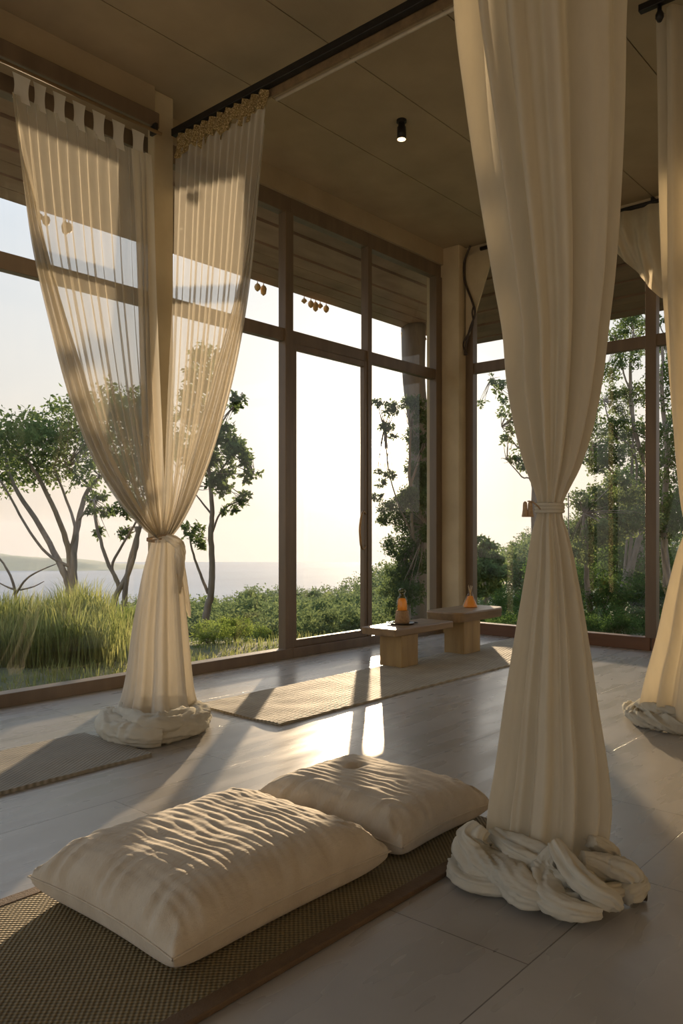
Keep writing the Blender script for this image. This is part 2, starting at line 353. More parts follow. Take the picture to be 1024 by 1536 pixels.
# ------------------------------------------------------------------ rails and small fittings
t = empty('curtain_track', (3.46,2.0,3.93)); tag(t, 'black ceiling track running from the left column across the room above the sequined curtain', 'curtain track')
obj('rail', box(BM(), 3.435, 3.485, -1.2, 4.595, 3.905, 3.955, .004), M['black'], t)
obj('fascia_board', box(BM(), 3.49, 3.505, -1.2, 4.595, 3.86, 3.93), M['bench'], t)
obj('rod', tube(BM(), [(3.525,-1.2,3.85),(3.525,3.62,3.85)], .011, 8), M['rod'], t, True)
for yy in (-.9,.6): obj('hanger', box(BM(), 3.452, 3.468, yy-.01, yy+.01, 3.95, HC), M['black'], t)
t = empty('curtain_rail', (1.5,4.5,3.84)); tag(t, 'dark wooden curtain rail under the concrete beam beside the left column', 'curtain rail')
obj('rail', box(BM(), -3.4, 3.27, 4.50, 4.565, 3.86, 3.965, .006), M['frame'], t)
obj('rod', tube(BM(), [(-3.4,4.47,3.81),(3.26,4.47,3.81)], .012, 8), M['bench'], t, True)
for xx in (2.0, 0.0, 3.22): obj('bracket', box(BM(), xx-.01, xx+.01, 4.465, 4.53, 3.80, 3.87), M['black'], t)
t = empty('curtain_track', (2.4,1.2,4.12)); tag(t, 'black ceiling track holding the big tied curtain in the foreground', 'curtain track')
obj('rail', box(BM(), 2.39, 2.43, .4, 2.0, 4.09, 4.17, .004), M['black'], t)
b = D(975, 8, 4.35)
t = empty('curtain_track', (b.x,b.y,b.z)); tag(t, 'short black ceiling track end at the top right beside the edge curtain', 'curtain track')
obj('rail', box(BM(), b.x-.02, b.x+.02, b.y-1.2, b.y+.06, b.z-.02, b.z+.02, .004), M['black'], t)
obj('hanger', box(BM(), b.x-.01, b.x+.01, b.y-.30, b.y-.27, b.z, HC), M['black'], t)
obj('glider', lathe(BM(), [(.012,-.10),(.022,-.08),(.022,-.06),(.012,-.04),(.012,-.01)], (b.x,b.y-.05,b.z-.01), 10), M['black'], t, True)
t = empty('curtain_rail', (XB-.1,2.4,4.1)); tag(t, 'black rod high on the right glass wall above the bunched cream swag', 'curtain rail')
obj('rod', tube(BM(), [(XB-.1,.4,4.10),(XB-.1,4.4,4.10)], .022, 8), M['black'], t, True)
for yy in (.6,2.6,4.3): obj('bracket', box(BM(), XB-.11, XB-.015, yy-.012, yy+.012, 4.09, 4.15), M['black'], t)
# ceiling spotlight
s = empty('ceiling_spotlight', (4.76,3.55,HC)); tag(s, 'small black cylindrical spotlight glowing warm on the concrete ceiling', 'ceiling light')
obj('mount', lathe(BM(), [(.038,-.018),(.038,0)], (4.76,3.55,HC-.0), 20), M['black'], s)
obj('shade', lathe(BM(), [(.026,-.02),(.026,-.05),(.033,-.055),(.034,-.145),(.031,-.145),(.030,-.10)], (4.76,3.55,HC), 20, False), M['black'], s, True)
obj('lens', lathe(BM(), [(.031,-.146),(.031,-.14)], (4.76,3.55,HC), 20), M['ember'], s)
lt = bpy.data.lights.new('spotlight_beam','SPOT'); lt.energy = 14; lt.color = (1,.75,.45); lt.spot_size = 1.6; lt.spot_blend = .8; lt.shadow_soft_size = .03
lo = bpy.data.objects.new('spotlight_beam', lt); C.objects.link(lo); lo.parent = s; lo.location = (0,0,-.15)
# triangular cream panel and cable near the far corner
bm = BM(); tri = [(XB-.075,4.60,HC-.12),(XB-.075,4.22,HC-.03),(XB-.075,4.56,3.22),(XB-.075,4.60,3.18)]
lo_ = [bm.verts.new(c) for c in tri]; hi_ = [bm.verts.new((c[0]+.02,c[1],c[2])) for c in tri]
bm.faces.new(lo_); bm.faces.new(hi_[::-1])
for j in range(4): bm.faces.new((lo_[j], hi_[j], hi_[(j+1)%4], lo_[(j+1)%4]))
tag(obj('corner_panel', bm, M['plaster']), 'tall cream triangular panel beside the far corner column', 'panel')
cp = smooth_pts([(XB-.11,4.52,HC-.02),(XB-.1,4.60,4.0),(XB-.09,4.60,3.8),(XB-.1,4.50,3.55),(XB-.1,4.47,3.42),(XB-.1,4.53,3.28),(XB-.09,4.585,3.12),(XB-.09,4.60,3.0)], 6)
bm = BM(); tube(bm, cp, .012, 6); tube(bm, [p+Vector((-.01,.03*math.sin(i*.5),0)) for i, p in enumerate(cp[20:])], .01, 6)
tag(obj('cable', bm, M['cable'], None, True), 'dark cable hanging in a curve beside the far corner column', 'cable')

# ------------------------------------------------------------------ curtains
def sheet(name, rows, mt, parent, smooth=True):
    nr, nc = len(rows), len(rows[0]); V = [p for r in rows for p in r]
    F = [(i*nc+j, i*nc+j+1, (i+1)*nc+j+1, (i+1)*nc+j) for i in range(nr-1) for j in range(nc-1)]
    return obj_np(name, V, F, mt, parent, smooth)
def folds(a, z, n, seed, drift=1.0):
    ph = drift*nz(z*.45, seed*7.3, a*.25)*2.2
    s1 = math.sin(n*a + ph + 1.5*nz(a*.9, seed, z*.15))
    s2 = math.sin((n*.43)*a + seed*2.1 + drift*nz(z*.3, 3.1+seed)*2)
    s3 = math.sin(n*2.3*a + ph*2 + seed)
    s1 = math.copysign(abs(s1)**.7, s1)
    return .6*s1 + .45*s2 + .16*s3
def bundle_pt(c, hw, hd, a, amp, f):
    k = 1 + 0*amp
    u = (hw-amp)*math.sin(a) ; w = -(hd)*math.cos(a)
    nx, ny = math.sin(a), -math.cos(a)
    return Vector(c) + RT*(u + nx*amp*f) + FW*(w + ny*amp*f)
def bundle(name, tab, d, mt, parent, n, seed, ztop, zbot, cxshift=None, a0=-3.25, a1=3.25, nr=110, nc=300, dtab=None, flat=.55):
    """tab rows: (z, left px, right px, fold amplitude); silhouette of a gathered cloth"""
    rows = []
    for i in range(nr+1):
        z = ztop + (zbot-ztop)*i/nr
        l, r, amp = interp(tab, -z)
        dd = interp(dtab, -z)[0] if dtab else d
        cx = (l+r)/2; hw = (r-l)/2/FPX*dd
        c = FW*dd + RT*((cx-512)/FPX*dd); c.z = z
        row = []
        for j in range(nc+1):
            a = a0+(a1-a0)*j/nc
            row.append(bundle_pt(c, hw, max(hw*flat,.03), a, amp*1.45*(.75+.35*nz(a*2,z,seed)), folds(a, z, n, seed)))
        us = [(p-c).dot(RT) for p in row]; lo, hi = min(us), max(us)       # keep the measured width of the gathered cloth
        k = 2*hw/(hi-lo)
        row = [p + RT*((u-lo)*k-hw-u) for p, u in zip(row, us)]
        rows.append(row)
    return sheet(name, rows, mt, parent)
def Z(py, d): return EYE + (HOR-py)/FPX*d
def roll(bm, pts, rad, seg=44, k=4, twist=6, wr=.2, seed=0, flat=.8, zmin=.003, cross=0.0):
    pts = smooth_pts(pts, 16); n = len(pts); rings = []; up = Vector((0,0,1)); s = 0
    def ridge(a, b, c): return (1-2*abs(nz(a,b,c))*1.6)
    for i, p in enumerate(pts):
        t = (pts[min(i+1,n-1)]-pts[max(i-1,0)]).normalized(); a = t.cross(up).normalized(); b = a.cross(t).normalized()
        u = i/(n-1); R0 = interp(rad, u)[0] if isinstance(rad, list) else rad
        if i: s += (p-pts[i-1]).length
        ring = []
        for q in range(seg):
            th = 2*PI*q/seg; tw = th + twist*s*1.3 + .6*nz(s*4, seed, 9)
            cx, cy = math.cos(tw), math.sin(tw)
            w = .92 + wr*.9*ridge(cx*1.1+seed, cy*1.1, s*3.0) + wr*.55*ridge(cx*2.6, cy*2.6+seed, s*5+4) + wr*.38*ridge(cx*5, cy*5+seed, s*14)
            w += cross*ridge(s*22+seed, cx*.8, cy*.8)
            w += wr*.5*nz(s*7+seed*5, math.cos(th)*1.2, math.sin(th)*1.2)
            v = p + (a*math.cos(th) + b*math.sin(th)*flat)*R0*max(.35,w)
            v.z = max(v.z, zmin); ring.append(bm.verts.new(v))
        rings.append(ring)
    for i in range(n-1):
        for q in range(seg): bm.faces.new((rings[i][q], rings[i][(q+1)%seg], rings[i+1][(q+1)%seg], rings[i+1][q]))
    bm.faces.new(rings[0][::-1]); bm.faces.new(rings[-1]); return bm

# --- big foreground curtain
d2 = 2.58
t = empty('tied_curtain', D(822, 1300, d2)*1.0); t.location.z = 0
tag(t, 'large cream linen curtain cinched at its waist, pooling right of the cushions', 'curtain', 'tied floor-length curtains')
def zt(py): return -Z(py, d2)
tabU = [(-4.08, 660, 975, .045), (zt(0), 679, 933, .045), (zt(160), 697, 930, .043), (zt(300), 718, 925, .04), (zt(420), 738, 917, .036), (zt(500), 752, 908, .033), (zt(570), 758, 900, .03),
        (zt(640), 770, 887, .027), (zt(700), 786, 869, .021), (zt(735), 800, 852, .013), (zt(757), 806, 842, .007), (zt(768), 807, 841, .006)]
bundle('upper_cloth', tabU, d2, M['curtain'], t, 11, 1.3, 4.08, -zt(768), flat=.5, a0=-1.9, a1=3.1, nr=120)
tabL = [(zt(757), 806, 842, .006), (zt(775), 804, 843, .008), (zt(800), 797, 851, .012), (zt(850), 789, 862, .017), (zt(950), 772, 879, .022), (zt(1050), 756, 893, .027), (zt(1150), 742, 908, .032),
        (zt(1210), 732, 913, .035), (zt(1260), 727, 909, .036), (.0-.0, 722, 904, .04)]
tabL[-1] = (-.015, 716, 912, .045)
bundle('lower_cloth', tabL, d2, M['curtain'], t, 11, 4.1, -zt(757), .015, flat=.62, a0=-1.9, a1=3.1, nr=90)
bm = BM(); c = D(824, 762, d2); R0 = 18/FPX*d2
for k in range(3):
    tube(bm, [c+Vector((0,0,(k-1)*.011)) + (RT*math.cos(q*PI/9)*(R0+.004) + FW*math.sin(q*PI/9)*(R0*.75+.004)) for q in range(19)], .0065, 8)
tb = obj('tieback', bm, M['pool'], t, True)
# two small tassels held by a cord at the knot
bm = BM(); ts = D(791, 752, d2-.05)
tube(bm, bez(D(810,764,d2-.03), D(800,750,d2-.05), ts, 6), .0022, 6)
for k in (-1, 1):
    q = ts + RT*.008*k
    lathe(bm, [(.002,.0),(.006,-.004),(.007,-.010),(.008,-.03),(.011,-.048),(.009,-.05)], q, 10)
obj('tassel', bm, M['cord'], tb, True)
bm = BM(); H = lambda px, py, z=.05: G(px, py, z)
roll(bm, [H(722,1240,.16),H(706,1262,.12),H(718,1292,.075),H(762,1318,.06),H(800,1340,.055),H(828,1342,.05)], [(0,.03),(.25,.05),(.7,.056),(1,.015)], twist=3, wr=.24, seed=1)
roll(bm, [H(740,1248,.12),H(775,1272,.12),H(815,1292,.10),H(850,1305,.08)], [(0,.02),(.5,.05),(1,.03)], twist=2, wr=.26, seed=2)
roll(bm, [H(728,1285,.05),H(700,1290,.045),H(690,1305,.04),H(710,1322,.035),H(745,1328,.035),H(780,1336,.03)], [(0,.02),(.35,.034),(1,.03)], twist=5, wr=.3, seed=3)
roll(bm, [H(838,1268,.16),H(818,1300,.10),H(815,1330,.065),H(835,1356,.05),H(870,1366,.045),H(900,1368,.04)], [(0,.02),(.4,.045),(1,.018)], twist=4, wr=.26, seed=4)
roll(bm, [H(830,1262,.18),H(858,1305,.12),H(890,1335,.09),H(918,1352,.06),H(926,1362,.04)], [(0,.02),(.4,.042),(1,.015)], twist=2, wr=.26, seed=5)
roll(bm, [H(872,1290,.12),H(905,1298,.10),H(938,1308,.085),H(948,1328,.05),H(935,1345,.035)], [(0,.025),(.4,.042),(1,.03)], twist=4, wr=.28, seed=6)
roll(bm, [H(885,1262,.14),H(912,1276,.09),H(925,1290,.06)], [(0,.02),(.5,.032),(1,.018)], twist=4, wr=.28, seed=7)
roll(bm, [H(842,1322,.05),H(832,1336,.045),H(852,1350,.045),H(880,1338,.05),H(905,1330,.05)], [(0,.02),(.5,.032),(1,.02)], twist=4, wr=.3, seed=8)
roll(bm, [H(800,1300,.07),H(840,1320,.07),H(885,1318,.07)], [(0,.03),(.5,.05),(1,.03)], twist=3, wr=.28, seed=10)
roll(bm, [H(905,1312,.06),H(890,1328,.06),H(905,1340,.06),H(930,1332,.05)], [(0,.02),(.5,.028),(1,.02)], twist=4, wr=.3, seed=15)
obj('pooled_hem', bm, M['pool'], t, True)
bm = BM(); tube(bm, [H(945,1340,.02),H(970,1345,.015)], .014, 8)
obj('hem_weight', bm, M['darkwood'], t, True)

# --- sheer pair by the left column
t = empty('tied_curtain', (2.8,3.9,0)); tag(t, 'sheer ivory curtain pair cinched in front of the left column, hem puddled', 'curtain', 'tied floor-length curtains')
TIE = Vector((3.0,4.15,1.055))
def panel(name, edgeL, edgeR, top0, top1, n, seed, mt, endamp, nr=110, nc=150, startamp=.03, sag=.12):
    """edgeL/edgeR: (t, px, py) tables of the two side edges; depth eases from rail to knot"""
    rows = []
    for i in range(nr+1):
        tt = i/nr
        lx, ly = interp(edgeL, tt); rx, ry = interp(edgeR, tt)
        row = []
        for j in range(nc+1):
            s = j/nc
            e = tt**1.6
            dd = (top0+(top1-top0)*s)*(1-e) + 4.97*e
            x = lx+(rx-lx)*s; y = ly+(ry-ly)*s
            # folds bunch to the outer swooping edge
            amp = startamp*(1-tt)+endamp*tt + .012*math.sin(PI*tt)
            p = D(x, y, dd)
            f = math.sin(2*PI*n*s + 2.0*nz(s*3, tt*1.5, seed) + seed) + .4*math.sin(2*PI*n*.37*s+seed*3)
            p += (FW*.85+RT*.25)*amp*f*(.5+.5*min(1,tt*8))
            row.append(p)
        rows.append(row)
    return sheet(name, rows, mt, t)
eL = [(0,20,140),(.2,31,250),(.36,47,370),(.52,74,490),(.66,104,600),(.78,140,690),(.88,178,752),(.95,212,790),(1,236,808)]
eR = [(0,218,232),(.2,222,330),(.4,225,450),(.6,230,580),(.8,236,700),(.92,240,770),(1,243,806)]
panel('sheer_panel', eL, eR, 4.62, 5.30, 13, 2.0, M['sheer'], .025, nc=220, startamp=.022)
# bunched leading edge bands (cloth gathered towards the swooping side)
def band(name, ea, eb, da, db, n, seed, mt, am=.018): panel(name, ea, eb, da, db, n, seed, mt, .012, nc=60, startamp=am)
bL = [(a, x+(13 if a<.9 else 8)*(.5+a*1.6), y-8*a) for a, x, y in eL]; bL[-1] = (1,241,804)
band('gathered_edge', [(a,x-1,y+1) for a,x,y in eL if a>=.36], [(a,x,y) for a,x,y in bL if a>=.36], 4.70, 4.74, 3, 5.0, M['sheer_dense']) if False else None
inner = [(0,196,222),(.2,201,330),(.4,205,450),(.6,209,590),(.8,214,700),(.92,224,770),(1,236,806)]
panel('gathered_edge', inner, [(a,x+8,y) for a,x,y in eR], 5.15, 5.30, 3, 8.0, M['sheer_dense'], .015, nc=60, startamp=.02)
outer = [(0,60,160),(.2,70,262),(.36,84,372),(.52,105,480),(.66,132,585),(.78,162,672),(.88,194,735),(.95,220,780),(1,238,806)]
lowL = [(a,x,y) for a,x,y in eL]
def subpanel(name, e0, e1, t0, t1, d0, d1, n, seed, mt, amp=.02, nr=80, nc=50):
    rows = []
    for i in range(nr+1):
        tt = t0+(t1-t0)*i/nr; k = min(1, i/nr*1.6)
        lx, ly = interp(e0, tt); rx, ry = interp(e1, tt)
        mx_, my_ = lx*.97+rx*.03, ly*.97+ry*.03
        rx, ry = mx_+(rx-mx_)*k, my_+(ry-my_)*k
        e = tt**1.6; row = []
        for j in range(nc+1):
            s = j/nc; dd = (d0+(d1-d0)*s)*(1-e)+4.95*e - .02
            p = D(lx+(rx-lx)*s, ly+(ry-ly)*s, dd) + FW*amp*math.sin(2*PI*n*s+seed+2*nz(s*3,tt*2,seed)); row.append(p)
        rows.append(row)
    return sheet(name, rows, mt, t)
subpanel('gathered_edge', eL, outer, 0, 1, 4.62, 4.72, 3, 1.0, M['sheer_dense'])
fL = [(0,264,228),(.2,262,330),(.4,259,450),(.6,254,580),(.8,249,700),(.92,246,770),(1,243,806)]
fR = [(0,399,160),(.2,388,290),(.38,378,400),(.54,365,490),(.68,347,580),(.8,322,670),(.9,295,740),(.96,272,785),(1,256,806)]
panel('sheer_panel', fL, fR, 5.60, 4.98, 13, 11.0, M['sheer'], .025, nc=220, startamp=.022)
inR = [(0,372,170),(.2,362,300),(.38,352,400),(.54,336,490),(.68,315,580),(.8,290,665),(.9,270,735),(.96,257,782),(1,248,806)]
subpanel('gathered_edge', fR, inR, .04, 1, 4.98, 5.05, 3, 3.0, M['sheer_dense'])
# sequined heading of the right panel
rows = []
for i in range(9):
    row = []
    for j in range(121):
        s = j/120; y = 4.555 + (3.63-4.555)*s
        z0 = 3.89; dep = .13 + .035*math.sin(s*26) + .02*math.sin(s*61+1)
        z = z0 - dep*i/8*(1.0)
        row.append(Vector((3.46 + .022*math.sin(s*70+i*.5) + .01*nz(s*30,i*.6) - .012, y, z)))
    rows.append(row)
sheet('sequined_heading', rows, M['sequin'], t)
for k in range(5):
    yy = 4.45-.19*k
    bm = BM(); tube(bm, [Vector((3.47,yy,3.90))+Vector((0,.016*math.sin(q*PI/6),-.028+.028*math.cos(q*PI/6))) for q in range(13)], .003, 6); obj('ring', bm, M['bronze'], t, True)
# tab tops of the left panel
for k in range(7):
    px = 30+ k*29.5; 
    if k == 0: px = 32
    s = (px-17)/201; py = 112+96*s; dd = 4.62+.68*s
    wpx = 10 if k else 14
    rws = []
    for i in range(9):
        a = i/8; yy = py+34-(40)*a
        rws.append([D(px+(q-.5)*wpx*2*(.75+.25*(2*a-1)**2), yy+(q-.5)*wpx*.95, dd-.015*math.sin(a*PI)-.01) for q in (0,.25,.5,.75,1)])
    sheet('tab', rws, M['sheer_dense'], t)
# below the knot: two tails spreading to the floor
d1 = 4.9
def zp(py, d=4.9): return -Z(py, d)
dT = [(zp(806), 4.97), (zp(900,4.9), 4.88), (zp(1000,4.8), 4.76), (-.01, 4.62)]
tabA = [(zp(804), 230, 262, .008),(zp(830), 222, 268, .014),(zp(860), 214, 272, .018),(zp(900), 206, 277, .022),(zp(950), 197, 282, .026),(zp(1000), 190, 287, .03),(-.12, 182, 292, .034),(-.02, 172, 302, .04)]
bundle('tail', tabA, d1, M['sheer_dense'], t, 8, 2.7, -zp(804), .02, dtab=dT, flat=.6, nr=80)
bm = BM()
for k in range(3):
    c = TIE + Vector((0,0,(k-1)*.009)); tube(bm, [c+RT*(.012+.078*math.cos(q*PI/9))+FW*.055*math.sin(q*PI/9)+Vector((0,0,.012*math.sin(q*PI/9+k))) for q in range(19)], .0055, 7)
obj('tieback', bm, M['cord'], t, True)
# loose knot of cloth at the right side of the tie
bm = BM(); roll(bm, [D(250,806,4.88),D(262,812,4.86),D(270,822,4.87),D(270,850,4.88),D(266,890,4.9)], [(0,.02),(.25,.035),(.6,.03),(1,.02)], k=4, twist=1, wr=.22, seed=4)
roll(bm, [D(272,812,4.9),D(274,850,4.92),D(281,900,4.92),D(284,925,4.9)], [(0,.012),(.5,.018),(1,.008)], k=3, twist=1, wr=.2, seed=9)
obj('knot', bm, M['sheer_dense'], t, True)
bm = BM()
K = lambda px, py, z=.06: G(px, py, z)
roll(bm, [K(165,1072,.07),K(163,1086,.065),K(185,1098,.06),K(215,1103,.06),K(240,1101,.06)], [(0,.05),(.4,.075),(1,.07)], k=2, twist=1.2, wr=.16, seed=11, cross=.07)
roll(bm, [K(228,1100,.06),K(262,1094,.06),K(290,1084,.06),K(302,1072,.055),K(290,1060,.05)], [(0,.07),(.5,.07),(1,.045)], k=2, twist=1.4, wr=.18, seed=12, cross=.07)
roll(bm, [K(178,1072,.09),K(210,1086,.10),K(250,1086,.10),K(282,1070,.09)], [(0,.05),(.5,.07),(1,.05)], k=2, twist=1, wr=.2, seed=13, cross=.06)
roll(bm, [K(180,1062,.06),K(230,1056,.06),K(285,1056,.06)], [(0,.05),(.5,.06),(1,.05)], k=2, twist=1, wr=.16, seed=14)
obj('pooled_hem', bm, M['pool'], t, True)

# --- curtain at the right edge
d3 = 4.45
t = empty('tied_curtain', (D(1060,1080,d3).x, D(1060,1080,d3).y, 0)); tag(t, 'cream curtain at the right edge of the view with a ruffled hem', 'curtain', 'tied floor-length curtains')
def z3(py): return -Z(py, d3)
tabR = [(z3(20), 986, 1150, .05),(z3(150), 988, 1145, .05),(z3(300), 990, 1140, .05),(z3(500), 999, 1128, .045),(z3(650), 1008, 1115, .035),(z3(760), 1020, 1098, .02),(z3(800), 1030, 1085, .012)]
bundle('upper_cloth', tabR, d3, M['curtain'], t, 9, 6.6, -z3(20), -z3(800), flat=.5, nr=90)
tabR = [(z3(796), 1030, 1085, .012),(z3(830), 1018, 1098, .02),(z3(900), 1002, 1115, .03),(z3(960), 990, 1128, .04),(z3(1020), 975, 1142, .045),(-.02, 962, 1155, .05)]
bundle('lower_cloth', tabR, d3, M['curtain'], t, 9, 7.7, -z3(796), .02, flat=.6, nr=70)
bm = BM(); c = D(1057,799,d3)
tube(bm, [c+RT*.108*math.cos(q*PI/9)+FW*.065*math.sin(q*PI/9) for q in range(19)], .016, 8); obj('tieback', bm, M['pool'], t, True)
bm = BM()
roll(bm, [K(945,1058,.05),K(950,1072,.045),K(975,1080,.05),K(1010,1086,.05),K(1060,1088,.05),K(1130,1084,.05)], [(0,.03),(.3,.045),(1,.06)], k=4, twist=9, wr=.32, seed=21, cross=.12)
roll(bm, [K(958,1056,.09),K(990,1068,.09),K(1040,1072,.09),K(1100,1070,.09)], [(0,.03),(.5,.055),(1,.05)], k=4, twist=8, wr=.3, seed=22, cross=.12)
roll(bm, [K(980,1045,.12),K(1020,1055,.13),K(1080,1056,.13)], [(0,.03),(.5,.055),(1,.05)], k=4, twist=8, wr=.3, seed=23, cross=.1)
obj('pooled_hem', bm, M['pool'], t, True)

# --- bunched swag high on the right glass wall
rows = []; XS = XB-.13
lower = [(0,4.0),(.08,3.92),(.2,3.70),(.35,3.48),(.46,3.30),(.52,3.22),(.545,3.30),(.6,3.34),(.66,3.24),(.72,3.17),(.80,3.3),(1,3.45)]
for i in range(41):
    row = []
    for j in range(121):
        s = j/120; y = 3.28 - 1.35*s
        zb = interp(lower, s)[0]; a = i/40; z = 4.07 + (zb-4.07)*a
        sw = .05*math.sin(s*34+a*2.2) + .03*math.sin(s*71-a*4+1) + .03*nz(s*9,a*5,3)
        belly = -.13*math.sin(PI*min(1,a*1.05))
        row.append(Vector((XS + sw*(.3+a*.7) + belly, y - .12*a*(1-s), z)))
    rows.append(row)
tag(sheet('curtain_swag', rows, M['swag'], None), 'bunched cream fabric swag hanging from the black rod high at right', 'curtain')

# ------------------------------------------------------------------ mats
def slab_mesh(x0, x1, y0, y1, th, nx, ny, wob, seed, ripple=0):
    bm = BM(); top = []; 
    for i in range(nx+1):
        row = []
        for j in range(ny+1):
            x = x0+(x1-x0)*i/nx; y = y0+(y1-y0)*j/ny
            ex = wob*nz(x*1.7, seed, 2)*(1 if j in (0,ny) else .6); ey = wob*nz(y*1.9+7, seed, 5)
            e = min(i/nx, 1-i/nx, 1); z = th*(1+ .18*ripple*nz(x*6,y*6,seed)) + ripple*.004*(1+nz(x*3,y*5,seed+3))
            row.append(bm.verts.new((x+ey, y+ex, z)))
        top.append(row)
    for i in range(nx):
        for j in range(ny): bm.faces.new((top[i][j], top[i+1][j], top[i+1][j+1], top[i][j+1]))
    loop = [top[i][0] for i in range(nx+1)]+[top[nx][j] for j in range(1,ny+1)]+[top[i][ny] for i in range(nx-1,-1,-1)]+[top[0][j] for j in range(ny-1,0,-1)]
    low = [bm.verts.new((v.co.x, v.co.y, .0008)) for v in loop]
    for k in range(len(loop)): bm.faces.new((loop[k], loop[(k+1)%len(loop)], low[(k+1)%len(loop)], low[k]))
    bm.faces.new(low[::-1]); return bm
t = empty('floor_mat', (1.0,1.85,0)); tag(t, 'dark brown coarse woven floor mat under the two cream cushions', 'mat')
X0, X1, Y0, Y1 = -.6, 2.63, 1.40, 2.29
obj('woven_field', slab_mesh(X0, X1-.012, Y0+.045, Y1-.045, .016, 60, 20, .003, 1), M['mat_main'], t)
bm = BM(); box(bm, X0, X1-.008, Y0, Y0+.05, .001, .0175, .004); box(bm, X0, X1-.008, Y1-.05, Y1, .001, .0175, .004)
obj('edge_binding', bm, M['mat_trim'], t)
t = obj('yoga_mat', slab_mesh(-.3, 2.30, 3.23, 3.83, .014, 60, 16, .012, 3, 1), M['mat_left'], None)
tag(t, 'grey-beige woven mat at the left edge of the floor in front of the window', 'mat')
t = obj('runner_rug', slab_mesh(3.14, 7.28, 3.20, 3.96, .008, 120, 30, .014, 6, 1.4), M['runner'], None)
tag(t, 'long beige woven runner leading under the low wooden tables', 'rug')

# ------------------------------------------------------------------ cushions
def cushion(name, cx, cy, L_, W_, Hh, rz, z0, label, seed, ripx=1.0, pinch=.14, sink=0, dent=None, pw=5.5):
    nx, ny = 150, 120; bm = BM(); sides = []
    for sgn in (1, -1):
        g = []
        for i in range(nx+1):
            row = []
            for j in range(ny+1):
                u = -1+2*i/nx; v = -1+2*j/ny
                prof = max(0, (1-abs(u)**pw))**.5 * max(0, (1-abs(v)**pw))**.5
                # corners stay out, sides pull in slightly
                x = u*L_/2*(1-pinch*.4*(1-v*v)*(abs(u)**3)); y = v*W_/2*(1-pinch*.5*(1-u*u)*(abs(v)**3))
                if sgn > 0:
                    z = Hh*.60*prof
                    act = prof**.5
                    cr = math.sin(x*200*ripx + 6*nz(x*4+seed,y*4) + 2*nz(y*14,x*4,seed)); 
                    amp = .0015*(.4+.9*max(0,nz(x*5,y*5,seed+4)+.4))
                    z += act*(amp*cr + .006*nz(x*5,y*6,seed) + .004*nz(x*26,y*12,seed+2))
                    edge = (1-prof)*min(1,prof*4)
                    z += edge*.012*math.sin((u if abs(v)>abs(u) else v)*24+5*nz(u*3,v*3,seed))
                    if dent: 
                        q = math.hypot((x-dent[0])/.045,(y-dent[1])/.03); z -= .02*math.exp(-q**4)
                else:
                    z = -Hh*.40*prof**.6
                    z = max(z, -Hh*.33)
                row.append((x, y, z))
            g.append(row)
        sides.append(g)
    vt = [[bm.verts.new(sides[0][i][j]) for j in range(ny+1)] for i in range(nx+1)]
    vb = [[vt[i][j] if i in (0,nx) or j in (0,ny) else bm.verts.new(sides[1][i][j]) for j in range(ny+1)] for i in range(nx+1)]
    for i in range(nx):
        for j in range(ny):
            bm.faces.new((vt[i][j], vt[i+1][j], vt[i+1][j+1], vt[i][j+1]))
            bm.faces.new((vb[i][j], vb[i][j+1], vb[i+1][j+1], vb[i+1][j]))
    # seam flange
    bmesh.ops.rotate(bm, verts=bm.verts[:], cent=(0,0,0), matrix=Matrix.Rotation(rz, 3, 'Z'))
    bmesh.ops.translate(bm, verts=bm.verts[:], vec=(cx, cy, z0+Hh*.33))
    t = empty(name, (cx, cy, z0)); tag(t, label, 'cushion')
    obj('cover', bm, M['cushion'], t, True)
    per = []
    for k in range(0, 60): per.append((-1+2*k/60, -1))
    for k in range(0, 40): per.append((1, -1+2*k/40))
    for k in range(0, 60): per.append((1-2*k/60, 1))
    for k in range(0, 41): per.append((-1, 1-2*k/40))
    rm = Matrix.Rotation(rz, 3, 'Z'); pts = []
    for u, v in per:
        x = u*L_/2*(1-pinch*.4*(1-v*v)*(abs(u)**3)); y = v*W_/2*(1-pinch*.5*(1-u*u)*(abs(v)**3))
        pts.append(rm @ Vector((x*1.004, y*1.004, 0)) + Vector((cx, cy, z0+Hh*.33)))
    bm = BM(); tube(bm, pts, .0032, 6, False); obj('seam', bm, M['cushion'], t, True)
    return t
cushion('floor_cushion', 1.575, 1.88, .845, .69, .20, .0, .0165, 'large long cream cushion with rippled top, nearest the viewer on the woven mat', 1.0, 1.0)
cushion('floor_cushion', 2.345, 1.895, .56, .72, .17, .0, .0165, 'smaller square cream cushion behind the long one, near the foreground curtain', 5.0, .8, dent=(.06,.12))

